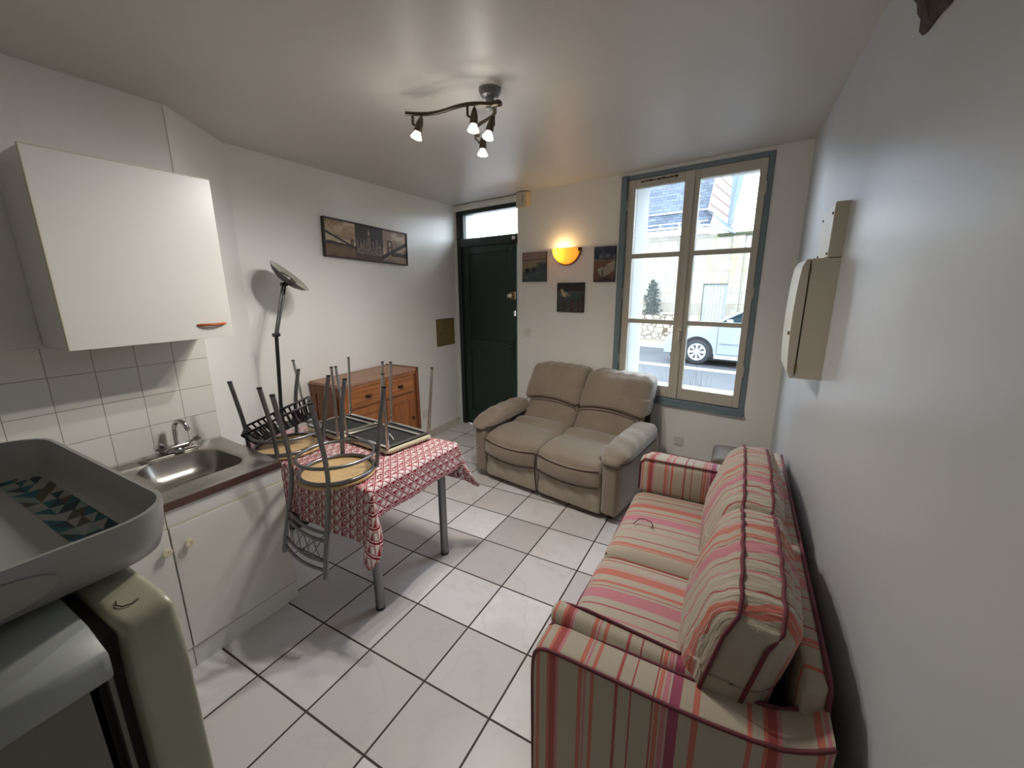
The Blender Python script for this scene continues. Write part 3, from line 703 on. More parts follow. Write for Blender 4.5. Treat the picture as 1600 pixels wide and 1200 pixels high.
obj('hub', MB().pillow((0.625, 1.07, barz), (0.03, 0.018, 0.012), 0.01, n=6), DARKMETAL, t, smooth=True, world=True)
spots = [((0.245, 0.958), (0.262, 0.962, 2.425), (-0.24, -0.22, -1.0)), ((0.505, 1.03), (0.535, 1.025, 2.43), (-0.02, -0.12, -1.0)),
         ((0.53, 1.135), (0.555, 1.135, 2.425), (-0.10, -0.32, -1.0)), ((0.385, 1.30), (0.40, 1.31, 2.42), (0.0, -0.12, -1.0))]
for (bx, by), hc, dr in spots:
    hc = Vector(hc); ax = Vector(dr).normalized()
    bx, by, _z = min(p1+p2, key=lambda q: (q.x-bx)**2+(q.y-by)**2)
    arm = obj('spot_stem', MB().tube([(bx, by, barz), (bx, by, barz-0.045), hc+Vector((-0.012, 0, 0.0))], 0.006, 8), DARKMETAL, t, smooth=True, world=True, auto=50)
    hb = MB().lathe([(0.002, -0.05), (0.010, -0.035), (0.017, -0.01), (0.019, 0.02), (0.019, 0.028)], hc, ax, 20); obj('spot_head', hb, DARKMETAL, arm, smooth=True, world=True, auto=50)
    obj('bulb', MB().lathe([(0.014, 0.026), (0.018, 0.036), (0.026, 0.052), (0.027, 0.056)], hc, ax, 20, cap=False), BULB_G, arm, smooth=True, world=True)
    obj('bulb_face', MB().lathe([(0.0, 0.056), (0.026, 0.0555)], hc, ax, 20, cap=False), BULB, arm, world=True)
    ld = bpy.data.lights.new('spot', 'SPOT'); ld.energy = 20; ld.color = (1.0, 0.985, 0.97) if dr[0] < -0.05 else (1.0, 0.91, 0.78); ld.spot_size = math.radians(165); ld.spot_blend = 0.6; ld.shadow_soft_size = 0.02
    lo = bpy.data.objects.new('spot', ld); COL.objects.link(lo)
    lo.matrix_world = Matrix.Translation(hc+ax*0.062) @ ax.to_track_quat('-Z', 'Y').to_matrix().to_4x4()
    # light that leaks through the glass sides of the bulb
    lg = bpy.data.lights.new('spill', 'POINT'); lg.energy = 0.55; lg.color = (1.0, 0.95, 0.88); lg.shadow_soft_size = 0.03
    lo = bpy.data.objects.new('spill', lg); COL.objects.link(lo); lo.location = hc+ax*0.11

# ============================================================ KITCHEN
WTOP = 0.812
def cabinet(y0, y1, lab, kn_y):
    t = thing('base_cabinet', lab, 'cabinet', loc=(-0.6, (y0+y1)/2, 0)); hw = (y1-y0)/2
    m = MB().box(-0.335, 0.30, -hw, -hw+0.016, 0.0, 0.775).box(-0.335, 0.30, hw-0.016, hw, 0.0, 0.775).box(-0.335, 0.30, -hw+0.016, hw-0.016, 0.10, 0.116).box(-0.335, -0.33, -hw+0.016, hw-0.016, 0.116, 0.775)
    obj('body', m, WHITE_LAM, t, bevel=0.001)
    obj('fascia', MB().box(0.301, 0.312, -hw, hw, 0.706, 0.775), WHITE_LAM, t, bevel=0.001)
    obj('edge_strip', MB().box(0.301, 0.314, -hw, hw, 0.699, 0.705), EDGE, t)
    obj('plinth', MB().box(0.295, 0.309, -hw, hw, 0.0, 0.098), WHITE_LAM, t, bevel=0.001)
    d = obj('door', MB().box(0.301, 0.317, -hw+0.002, hw-0.001, 0.108, 0.697), WHITE_LAM, t, bevel=0.0015)
    obj('knob', MB().lathe([(0.010, 0.0), (0.010, 0.008), (0.017, 0.014), (0.018, 0.02), (0.012, 0.022), (0.0, 0.018)], (0.317, kn_y-(y0+y1)/2, 0.607), (1, 0, 0), 20), plain('cream_knob', (214, 208, 180), 0.3), d, smooth=True, auto=50)
    return t
cabinet(-0.105, 0.392, 'white sink cabinet with round knob, standing next to the table', -0.05)
cabinet(-0.605, -0.108, 'white base cabinet mostly hidden behind the fridge', -0.13)

# sink worktop with pressed bowl
t = thing('sink_worktop', 'stainless steel sink worktop on the white base cabinets', 'sink', loc=(-0.6, 0.0, 0.775))
def rrect(x0, x1, y0, y1, r, z, n=8):
    o = []
    for cx, cy, a0 in ((x1-r, y1-r, 0), (x0+r, y1-r, PI/2), (x0+r, y0+r, PI), (x1-r, y0+r, 1.5*PI)):
        for k in range(n+1): a = a0+PI/2*k/n; o.append((cx+r*math.cos(a), cy+r*math.sin(a), z))
    return o
def loft(mb, rings, cap=True):
    n = len(rings[0]); o = len(mb.v)
    for r in rings: mb.v += [tuple(p) for p in r]
    for i in range(len(rings)-1):
        for k in range(n): mb.f.append((o+i*n+k, o+i*n+(k+1) % n, o+(i+1)*n+(k+1) % n, o+(i+1)*n+k))
    if cap: mb.f.append(tuple(o+(len(rings)-1)*n+k for k in range(n)))
outer = rrect(-0.938, -0.283, -0.62, 0.412, 0.004, WTOP)
outer = [(a, b+(0.028 if b > 0.3 and a < -0.6 else (-0.018 if b > 0.3 else 0)), c) for a, b, c in outer]
bw = MB()
low = [(a, b, 0.775) for a, b, c in outer]
loft(bw, [low, outer, rrect(-0.925, -0.31, -0.60, 0.385, 0.02, WTOP-0.0005), rrect(-0.915, -0.325, -0.59, 0.37, 0.02, WTOP-0.005),
          rrect(-0.855, -0.44, -0.03, 0.345, 0.10, WTOP-0.006), rrect(-0.845, -0.45, -0.022, 0.335, 0.10, WTOP-0.014), rrect(-0.83, -0.465, -0.01, 0.322, 0.10, WTOP-0.09), rrect(-0.80, -0.495, 0.02, 0.295, 0.09, WTOP-0.125), rrect(-0.76, -0.54, 0.06, 0.255, 0.07, WTOP-0.135)])
wt = obj('worktop', bw, STEEL, t, smooth=True, world=True, auto=35)
rb = MB()
for xx in (-0.905, -0.875): rb.pillow((xx, 0.16, WTOP-0.003), (0.005, 0.13, 0.005), 0.004, n=6)
for k in range(6): rb.pillow((-0.36-0.09*k, -0.33, WTOP-0.003), (0.006, 0.22, 0.005), 0.004, n=6)
obj('pressed_rib', rb, STEEL, t, smooth=True, world=True)
obj('front_edge', MB().box(-0.284, -0.280, -0.62, 0.392, 0.776, WTOP-0.004), plain('dark_worktop_edge', (110, 84, 78), 0.4, 0.6), t, world=True)
obj('drain', MB().lathe([(0.0, 0.002), (0.03, 0.002), (0.033, 0.0)], (-0.65, 0.155, WTOP-0.134), (0, 0, 1), 20), CHROME, t, smooth=True, world=True)
# faucet
t = thing('tap', 'chrome mixer tap with two cross knobs behind the sink', 'tap', loc=(-0.885, 0.20, WTOP))
F = MB().lathe([(0.028, 0), (0.03, 0.01), (0.024, 0.024), (0.014, 0.034)], (0, 0, 0), (0, 0, 1), 20)
F.pillow((0, 0, 0.03), (0.02, 0.07, 0.018), 0.016, n=6); obj('base', F, CHROME, t, smooth=True)
sp_ = [(0, 0, 0.03), (0, 0, 0.12), (0.004, 0.004, 0.155), (0.022, 0.012, 0.178), (0.05, 0.022, 0.178), (0.07, 0.03, 0.155), (0.075, 0.032, 0.12)]
obj('spout', MB().tube(sp_, [0.011, 0.012, 0.014, 0.015, 0.014, 0.013, 0.013], 12), CHROME, t, smooth=True, sub=1)
for s in (-1, 1):
    c = Vector((0.012, s*0.055, 0.04)); d = Vector((0.25, s*0.8, 0.5)).normalized()
    kb = MB().tube([c, c+d*0.03], 0.009, 10); kb.lathe([(0.008, 0.02), (0.02, 0.024), (0.021, 0.045), (0.014, 0.052), (0, 0.052)], c, d, 8)
    obj('knob', kb, CHROME, t, smooth=True, auto=40)
# wall cabinet
t = thing('wall_cabinet', 'white wall cabinet with a wooden bow handle above the sink', 'cabinet', loc=(-0.775, 0.122, 1.433))
obj('body', MB().box(-0.165, 0.15, -0.300, 0.307, 0, 0.750), WHITE_LAM, t, bevel=0.001)
d = obj('door', MB().box(0.152, 0.168, -0.302, 0.309, -0.001, 0.748), WHITE_LAM, t, bevel=0.001)
obj('edge_strip', MB().box(0.151, 0.1695, -0.3055, -0.302, -0.001, 0.7515).box(0.151, 0.169, -0.302, 0.309, 0.7485, 0.7515), EDGE, t)
hp = [(0.168+0.022*math.sin(PI*k/10), 0.15+0.13*k/10, 0.066+0.0*k) for k in range(11)]
obj('handle', MB().tube(hp, [0.004]+[0.0065]*9+[0.004], 10), ORANGE, d, smooth=True)

# ============================================================ FRIDGE + TRAY
FZ = 1.33
t = thing('fridge', 'grey and cream fridge in the left foreground, its door edge turned to the camera', 'fridge', loc=(0.93, -0.9, 0))
body = MB().pillow((0.93-0.93, -0.93+0.9, FZ/2), (0.262, 0.272, FZ/2-0.012), 0.012, n=8); obj('body', body, FRIDGE_D, t, smooth=True, auto=50)
lidm = MB().pillow((0.0, -0.935+0.9, FZ-0.022), (0.275, 0.292, 0.022), 0.012, n=8); obj('top_panel', lidm, FRIDGE_G, t, smooth=True)
def dwarp(a, b, c, p): return p
dd = MB().pillow((0.0, -0.607+0.9, FZ/2+0.003), (0.262, 0.027, FZ/2-0.004), 0.011, n=16); obj('door', dd, FRIDGE_C, t, smooth=True)
obj('hinge_plug', MB().tube([(0.205, 0.282, FZ+0.0003), (0.214, 0.2795, FZ+0.0004), (0.222, 0.282, FZ+0.0004), (0.225, 0.289, FZ+0.0004), (0.222, 0.296, FZ+0.0003)], 0.0007, 6), GASKET, t)
obj('gasket', MB().box(-0.25, 0.240, 0.246, 0.267, 0.05, FZ-0.012), GASKET, t)
obj('gasket_lip', MB().box(-0.25, 0.252, 0.252, 0.256, 0.05, FZ-0.02), FRIDGE_D, t)

# tray
t = thing('serving_tray', 'grey plastic tray with a teal triangle pattern, lying on top of the fridge', 'tray', loc=(0.845, -0.70, FZ+0.0065))
bt = -0.0
tr = MB()
loft(tr, [rrect(-0.235, 0.235, -0.145, 0.145, 0.04, 0.0, 8), rrect(-0.252, 0.252, -0.158, 0.158, 0.055, 0.006, 8), rrect(-0.262, 0.262, -0.163, 0.163, 0.06, 0.03, 8), rrect(-0.268, 0.268, -0.166, 0.166, 0.065, 0.064, 8),
          rrect(-0.268, 0.268, -0.166, 0.166, 0.065, 0.067, 8), rrect(-0.263, 0.263, -0.161, 0.161, 0.062, 0.067, 8), rrect(-0.257, 0.257, -0.157, 0.157, 0.058, 0.03, 8), rrect(-0.245, 0.245, -0.15, 0.15, 0.05, 0.010, 8), rrect(-0.225, 0.225, -0.14, 0.14, 0.04, 0.006, 8)])
tr.f.append(tuple(range(36))[::-1])
obj('tray_body', tr, TRAYM, t, smooth=True, auto=50)
hp_ = MB(); hp_.prism([(0.2665, yy_, zz_) for yy_, zz_ in [(0.032*1.6*math.cos(a)+(0.0), 0.036+0.017*math.sin(a)) for a in np.linspace(0, 2*PI, 24, endpoint=False)]], (0.0015, 0, 0))
obj('grip', hp_, plain('pale_grip', (166, 162, 154), 0.5), t)
rr = random.Random(11)
TC = [(34, 104, 118), (92, 88, 80), (140, 160, 154), (28, 66, 76), (168, 168, 165), (168, 168, 165)]
def tband(name, ya, yb, rows, nx=250, ppr=14):
    H = rows*ppr; img = np.zeros((H, nx, 3))+np.array((168, 168, 165.)); cell = 24
    for r in range(rows):
        off = rr.randrange(0, 14); x = -off
        while x < nx:
            c1, c2 = rr.sample(TC, 2)
            for yy in range(ppr):
                f = yy/ppr
                for xx in range(cell):
                    X = x+xx
                    if 0 <= X < nx: img[r*ppr+yy, X] = c1 if xx/cell < (f if (r+x) % 2 else 1-f) else c2
            x += cell
    picture(name, img, 0.37, yb-ya, t, PICT_M, Vector((1, 0, 0)), Vector((0, 1, 0)), (-0.225, ya, 0.0066))
tband('printed_border', 0.092, 0.142, 3); tband('printed_border', -0.06, 0.018, 5)

# ============================================================ FLOOR LAMP
t = thing('floor_lamp', 'black floor lamp with tilted dish shade in the kitchen corner', 'lamp', loc=(-1.03, 0.86, 0))
obj('base', MB().lathe([(0.13, 0), (0.13, 0.012), (0.11, 0.022), (0.02, 0.03)], (0, 0, 0), (0, 0, 1), 32), BLACKM, t, smooth=True, auto=50)
j1 = Vector((-1.03, 0.912, 1.368))
obj('pole', MB().tube([(-1.03, 0.86, 0.02), (-1.03, 0.878, 0.9), j1-Vector((0, 0.0, 0.012))], 0.012, 12), BLACKM, t, smooth=True, world=True, auto=50)
dc = Vector((-1.035, 1.065, 1.757)); nn = Vector((0.50, 0.46, 0.73)).normalized()
neck = dc - nn*0.062
for jp in (j1, neck+Vector((0, 0, -0.01))): obj('joint', MB().cyl(jp+Vector((0, -0.022, 0)), jp+Vector((0, 0.022, 0)), 0.013, 14), BLACKM, t, smooth=True, world=True, auto=40)
obj('arm', MB().tube([j1+Vector((0, -0.008, 0)), neck+Vector((0, -0.01, -0.01))], 0.0065, 8).tube([j1+Vector((0, 0.008, 0)), neck+Vector((0, 0.01, -0.01))], 0.0065, 8), BLACKM, t, smooth=True, world=True, auto=40)
sh = MB().lathe([(0.03, -0.055), (0.07, -0.047), (0.115, -0.027), (0.145, 0.0)], dc, nn, 40, cap=False)
sh.lathe([(0.0, -0.057), (0.03, -0.055)], dc, nn, 40, cap=False)
shade = obj('shade', sh, BLACKM, t, smooth=True, world=True)
obj('shade_lining', MB().lathe([(0.0, -0.050), (0.03, -0.049), (0.07, -0.042), (0.112, -0.022), (0.143, 0.002), (0.146, 0.001)], dc, nn, 40, cap=False), plain('pale_lining', (206, 208, 196), 0.22, 0.5), shade, smooth=True, world=True)
obj('reflector', MB().lathe([(0.02, -0.04), (0.05, -0.030), (0.062, -0.014), (0.06, -0.016)], dc, nn, 28, cap=False), CHROME, shade, smooth=True, world=True)
sx = nn.cross(Vector((0, 0, 1))).normalized()
obj('bulb', MB().cyl(dc-nn*0.022-sx*0.04, dc-nn*0.022+sx*0.04, 0.007, 12), WHITEP, shade, smooth=True, world=True, auto=40)

# ============================================================ DRESSER
DX, DY0, DY1, DZ = -0.87, 1.262, 2.10, 0.955
t = thing('dresser', 'varnished pine dresser with two drawers over doors, against the left wall', 'dresser', loc=(-1.07, (DY0+DY1)/2, 0))
m = MB().box(-1.255, -0.89, DY0+0.02, DY0+0.045, 0.0, DZ-0.02).box(-1.255, -0.89, DY1-0.045, DY1-0.02, 0.0, DZ-0.02).box(-1.255, -0.90, DY0+0.045, DY1-0.045, 0.06, 0.08).box(-1.255, -1.245, DY0+0.045, DY1-0.045, 0.08, DZ-0.02)
m.box(-0.90, -0.887, DY0+0.045, DY0+0.075, 0.06, DZ-0.02).box(-0.90, -0.887, DY1-0.06, DY1-0.045, 0.06, DZ-0.02).box(-0.90, -0.887, DY0+0.06, DY1-0.06, 0.735, 0.745).box(-0.90, -0.885, DY0+0.045, DY1-0.045, 0.0, 0.07)
obj('carcass', m, PINE_Z, t, world=True, bevel=0.002)
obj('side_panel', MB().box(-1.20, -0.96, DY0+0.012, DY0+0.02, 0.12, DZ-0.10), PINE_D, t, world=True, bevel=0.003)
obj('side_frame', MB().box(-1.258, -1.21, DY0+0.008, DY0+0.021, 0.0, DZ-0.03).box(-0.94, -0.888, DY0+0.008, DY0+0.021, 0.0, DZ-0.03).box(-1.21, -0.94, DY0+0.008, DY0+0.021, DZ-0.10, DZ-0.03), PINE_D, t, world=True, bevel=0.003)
tp = MB().box(-1.262, DX, DY0, DY1, DZ-0.028, DZ); obj('top', tp, PINE_T, t, world=True, bevel=0.006)
obj('front_moulding', MB().box(-0.892, -0.876, DY0+0.02, DY1-0.02, DZ-0.052, DZ-0.029), PINE, t, world=True, bevel=0.004)
obj('side_moulding', MB().box(-0.892, -0.866, DY1-0.028, DY1+0.004, 0.0, DZ-0.001).box(-1.26, -0.866, DY1-0.02, DY1+0.004, DZ-0.03, DZ+0.006), PINE_D, t, world=True, bevel=0.003)
ym = (DY0+DY1)/2+0.01
for a, b in ((DY0+0.078, ym-0.012), (ym+0.012, DY1-0.062)):
    dr = obj('drawer', MB().box(-0.899, -0.878, a, b, 0.75, 0.90), PINE, t, world=True, bevel=0.003)
    g_ = MB()
    for z in (0.785, 0.865): g_.box(-0.8785, -0.8772, a+0.02, b-0.02, z, z+0.004)
    obj('groove', g_, PINE_D, dr, world=True)
    kk = MB().lathe([(0.008, 0), (0.008, 0.012), (0.018, 0.02), (0.018, 0.026), (0.010, 0.032), (0, 0.033)], (-0.878, (a+b)/2, 0.825), (1, 0, 0), 16)
    kk.pillow((-0.875, (a+b)/2, 0.822), (0.004, 0.03, 0.012), 0.004, n=6)
    obj('knob', kk, plain('bronze_knob', (74, 54, 38), 0.4, 0.5), dr, smooth=True, world=True)
    dd = obj('door', MB().box(-0.899, -0.880, a, a+0.055, 0.085, 0.73).box(-0.899, -0.880, b-0.055, b, 0.085, 0.73).box(-0.899, -0.880, a+0.055, b-0.055, 0.675, 0.73).box(-0.899, -0.880, a+0.055, b-0.055, 0.085, 0.14), PINE_Z, t, world=True, bevel=0.003)
    obj('door_panel', MB().box(-0.898, -0.888, a+0.055, b-0.055, 0.14, 0.675).box(-0.89, -0.883, a+0.08, b-0.08, 0.17, 0.645), PINE_Z, dd, world=True, bevel=0.005)
    obj('knob', MB().lathe([(0.007, 0), (0.014, 0.014), (0.012, 0.024), (0, 0.026)], (-0.880, b-0.03, 0.5), (1, 0, 0), 14), plain('bronze_knob_2', (74, 54, 38), 0.4, 0.5), dd, smooth=True, world=True)

# ============================================================ TABLE, CLOTH
TX0, TX1, TY0, TY1, TZ = -0.86, 0.258, 0.478, 1.155, 0.742
t = thing('table', 'rectangular kitchen table on thick grey metal legs, under the red cloth', 'table', loc=((TX0+TX1)/2, (TY0+TY1)/2, 0))
obj('tabletop', MB().box(TX0, TX1, TY0, TY1, TZ-0.022, TZ), WHITE_LAM, t, world=True, bevel=0.004)
obj('apron', MB().box(TX0+0.05, TX1-0.05, TY0+0.05, TY0+0.07, TZ-0.07, TZ-0.022).box(TX0+0.05, TX1-0.05, TY1-0.07, TY1-0.05, TZ-0.07, TZ-0.022).box(TX1-0.07, TX1-0.05, TY0+0.07, TY1-0.07, TZ-0.07, TZ-0.022).box(TX0+0.05, TX0+0.07, TY0+0.07, TY1-0.07, TZ-0.07, TZ-0.022), TUBE, t, world=True)
for lx, ly in ((0.178, 0.548), (0.190, 1.085), (-0.79, 0.548), (-0.79, 1.085)):
    lg = obj('leg', MB().cyl((lx, ly, 0.012), (lx, ly, TZ-0.022), 0.0245, 24), TUBE, t, smooth=True, world=True, auto=40)
    obj('foot_cap', MB().cyl((lx, ly, 0.0), (lx, ly, 0.014), 0.0255, 24), BLACKP, lg, smooth=True, world=True, auto=40)
CZ = TZ+0.003
ov = dict(x1=0.155, x0=0.10, y0=0.285, y1=0.26)
def cloth_pt(sx, sy):
    cx = min(max(sx, TX0), TX1); cy = min(max(sy, TY0), TY1); dx = sx-cx; dy = sy-cy
    ax, ay = abs(dx), abs(dy)
    if ax == 0 and ay == 0: return (sx, sy, CZ)
    pw = 1.3; L = (ax**pw+ay**pw)**(1/pw); L *= 1+0.26*math.sin(2*math.atan2(ay, ax))*min(1, L/0.1)
    sgx = 1 if dx > 0 else -1; sgy = 1 if dy > 0 else -1
    corner = min(ax, ay)/max(0.0001, L)
    ph = math.atan2(ay, ax)
    bend = 0.012*(1-math.exp(-L/0.012))
    flare = 0.02*L/0.2
    ripple = 0.006*math.sin(sx*23+1.3)*(ay > 0) + 0.006*math.sin(sy*19)*(ax > 0)
    ripple *= min(1, L/0.12)
    wx = math.cos(ph) if ax else 0; wy = math.sin(ph) if ay else 0
    if ax and ay:      # the corner folds into a hanging lobe
        q = math.sin(2*ph); rad = bend+flare+0.085*math.sqrt(max(0, q))*min(1, L/0.30)*(L/0.35)
    else: rad = bend+flare+ripple
    if sx < -0.25 and sgy < 0: rad = min(rad, 0.013)
    px = cx+sgx*wx*rad*(1.45 if (ax and ay) else 1); py = cy+sgy*wy*rad
    return (px, py, CZ-max(0, L-0.006))
mb = MB(); uvs = []
NX, NY = 150, 110
xs = np.linspace(TX0-ov['x0'], TX1+ov['x1'], NX+1); ys = np.linspace(TY0-ov['y0'], TY1+ov['y1'], NY+1)
for j in range(NY+1):
    for i in range(NX+1):
        # cloth corners are rounded off
        ex = max(0, xs[i]-TX1); ey = max(0, TY0-ys[j]); ey2 = max(0, ys[j]-TY1)
        u_ = max(0, xs[i]-TX1)/ov['x1']+max(0, TX0-xs[i])/ov['x0']; v_ = max(0, TY0-ys[j])/ov['y0']+max(0, ys[j]-TY1)/ov['y1']
        fx = math.sqrt(1-0.46*v_*v_); fy = math.sqrt(1-0.46*u_*u_)
        X_, Y_ = xs[i], ys[j]
        if u_ > 0: X_ = (TX1+(X_-TX1)*fx) if X_ > TX1 else (TX0+(X_-TX0)*fx)
        if v_ > 0: Y_ = (TY1+(Y_-TY1)*fy) if Y_ > TY1 else (TY0+(Y_-TY0)*fy)
        mb.v.append(cloth_pt(X_, Y_)); uvs.append((X_-TX1+0.7, Y_-TY0+0.3))
for j in range(NY):
    for i in range(NX):
        a = j*(NX+1)+i; mb.f.append((a, a+1, a+NX+2, a+NX+1))
mb.uv = uvs
cl = obj('tablecloth', mb, OILCLOTH, smooth=True, label='red and white geometric patterned tablecloth draped over the kitchen table', category='tablecloth')
sd = cl.modifiers.new('solid', 'SOLIDIFY'); sd.thickness = 0.0015; sd.offset = 1

# ============================================================ UPTURNED CHAIRS
GC = 'metal chairs turned upside down on the table'
ZS = TZ+0.008
def disc_chair(off, lean, lab, ztop):
    ox, oy = off
    t = thing('dining_chair', lab, 'chair', loc=(ox-0.01, oy+0.52, ZS), group=GC)
    c = Vector((ox-0.005, oy+0.515, 0))
    obj('seat', MB().lathe([(0.0, 0.0), (0.17, 0.0), (0.185, 0.004), (0.187, 0.013), (0.182, 0.019), (0.0, 0.019)], c+Vector((0, 0, ZS)), (0, 0, 1), 48), SEATW, t, smooth=True, world=True, auto=40)
    obj('seat_ring', MB().tube([c+Vector((0.176*math.cos(a), 0.176*math.sin(a), ZS+0.029)) for a in np.linspace(0, 2*PI, 48, endpoint=False)], 0.0095, 10, True), TUBE, t, smooth=True, world=True)
    obj('foot_ring', MB().tube([c+Vector((0.183*math.cos(a), 0.183*math.sin(a), ZS+0.11)) for a in np.linspace(0, 2*PI, 48, endpoint=False)], 0.009, 10, True), TUBE, t, smooth=True, world=True)
    rl = [(-0.172, 0.335, ztop), (-0.178, 0.362, 1.02), (-0.182, 0.382, 0.90), (-0.184, 0.386, 0.78), (-0.182, 0.386-lean*0.25, 0.66), (-0.178, 0.386-lean*0.65, 0.52), (-0.172, 0.386-lean, 0.385)]
    rr_ = [(0.115, 0.33, ztop), (0.112, 0.355, 1.02), (0.107, 0.374, 0.90), (0.105, 0.378, 0.78), (0.112, 0.378-lean*0.25, 0.66), (0.128, 0.378-lean*0.65, 0.50), (0.145, 0.378-lean, 0.355)]
    flg = [(-0.163, 0.735, ztop), (-0.162, 0.69, 1.0), (-0.150, 0.662, ZS+0.02)]
    frg = [(0.17, 0.70, ztop), (0.15, 0.672, 1.0), (0.135, 0.642, ZS-0.0+0.02)]
    O = Vector((ox, oy, 0))
    def smoothp(P, k=3):
        P = [Vector(p)+O for p in P]
        for _ in range(k):
            Q = [P[0]]
            for a, b in zip(P, P[1:]): Q += [a*0.75+b*0.25, a*0.25+b*0.75]
            Q.append(P[-1]); P = Q
        return P
    R_ = 0.0115
    for nm, pth in (('rear_leg', rl), ('rear_leg', rr_), ('leg', flg), ('leg', frg)):
        P = smoothp(pth, 2); o = obj(nm, MB().tube(P, R_, 12), TUBE, t, smooth=True, world=True, auto=50)
        obj('end_cap', MB().cyl(P[0]-Vector((0, 0, 0.004)), P[0]+Vector((0, 0, 0.004)), R_+0.0008, 12), BLACKP, o, smooth=True, world=True, auto=40)
    def interp(P, z):
        for a, b in zip(P, P[1:]):
            a, b = Vector(a), Vector(b)
            if b.z <= z <= a.z: return a+(b-a)*((a.z-z)/(a.z-b.z))+O
        return Vector(P[-1])+O
    bars = {}
    for k, dz in enumerate((0.20, 0.165, 0.075, 0.035)):
        A_, B_ = interp(rl, 0.385+dz), interp(rr_, 0.355+dz+0.0)
        P = [A_+(B_-A_)*(i/10)+Vector((0, -0.018*(1 if lean > 0.03 else 0.4), -0.010))*math.sin(PI*i/10) for i in range(11)]
        bars[k] = P; obj('back_rail', MB().tube(P, 0.0075, 8), TUBE, t, smooth=True, world=True)
    wz = MB()
    for a, b in ((1, 3), (3, 5), (5, 7), (7, 9), (3, 1), (5, 3), (7, 5), (9, 7)):
        wz.tube([bars[1][a], bars[2][b]], 0.0022, 6)
    obj('back_wire', wz, TUBE, t, smooth=True, world=True)
    return t
disc_chair((0.0, 0.0), 0.10, 'round seated metal chair upside down at the near table edge, its back hanging down', 1.185)
disc_chair((-0.545, 0.092), 0.0, 'grey metal chair upside down behind the sink, holding the black basket', 1.172)

def square_chair(corners, tops, lab, rear):
    N_, R_, B_, L_ = [Vector(c) for c in corners]; ctr = (N_+R_+B_+L_)/4
    t = thing('dining_chair', lab, 'chair', loc=(ctr.x, ctr.y, ZS), group=GC)
    def inset(k): return [ctr+(p-ctr)*k for p in (N_, R_, B_, L_)]
    def rpoly(k, r, z):
        P = inset(k); out = []
        for i in range(4):
            p, a, b = P[i], P[i-1], P[(i+1) % 4]; u = (a-p).normalized(); v_ = (b-p).normalized()
            for s in range(6):
                q = s/5; out.append((p+u*r*(1-q)**2+v_*r*q**2).to_tuple()[:2]+(z,))
        return out
    m = MB(); loft(m, [rpoly(0.92, 0.03, ZS), rpoly(1.0, 0.03, ZS+0.01), rpoly(1.02, 0.03, ZS+0.022), rpoly(0.98, 0.03, ZS+0.034)]); m.f.append(tuple(range(24))[::-1])
    obj('seat', m, CREAMV, t, smooth=True, world=True, auto=60)
    m = MB(); m.prism(rpoly(0.93, 0.03, ZS+0.034), (0, 0, 0.003)); obj('seat_underside', m, BLACKF, t, world=True)
    I = inset(0.93); f = MB()
    for i in range(4):
        a, b = I[i], I[(i+1) % 4]; f.tube([(a.x, a.y, ZS+0.046), (b.x, b.y, ZS+0.046)], 0.0085, 4)
    a, b = I[3]+(I[2]-I[3])*0.8, I[0]+(I[1]-I[0])*0.8; f.tube([(a.x, a.y, ZS+0.046), (b.x, b.y, ZS+0.046)], 0.008, 4)
    obj('seat_frame', f, CHROME, t, world=True)
    for i, (p, tp_) in enumerate(zip(I, tops)):
        z0 = ZS+0.035 if i not in rear else ZS-0.2*(i == 1)
        tp_ = Vector(tp_); o = obj('leg', MB().tube([(p.x, p.y, z0), tp_], 0.0088, 10), CHROME, t, smooth=True, world=True, auto=50)
        obj('end_cap', MB().cyl(tp_-Vector((0, 0, 0.003)), tp_+Vector((0, 0, 0.004)), 0.0098, 10), BLACKP, o, smooth=True, world=True, auto=40)
    return t
square_chair([(0.052, 0.802, 0), (0.095, 1.128, 0), (-0.285, 1.168, 0), (-0.352, 0.842, 0)],
             [(0.045, 0.815, 1.218), (0.105, 1.15, 1.20), (-0.275, 1.19, 1.197), (-0.372, 0.845, 1.217)], 'square chrome legged chair upside down, cream seat edge toward the table corner', ())
square_chair([(-0.382, 0.815, 0), (-0.325, 1.135, 0), (-0.675, 1.165, 0), (-0.735, 0.85, 0)],
             [(-0.405, 0.84, 1.212), (-0.318, 1.16, 1.20), (-0.665, 1.18, 1.20), (-0.80, 0.86, 1.218)], 'square chrome legged chair upside down nearest the dresser, left of the other', ())
# loose thread under the seat
obj('loose_strap', MB().tube([(-0.11, 0.985, ZS+0.04), (-0.10, 0.965, ZS+0.055), (-0.07, 0.955, ZS+0.045), (-0.05, 0.94, ZS+0.05), (-0.03, 0.93, ZS+0.04)], 0.003, 6), WHITEP, smooth=True,
    label='short pale loose strap on the black underside of the square chair', category='strap')

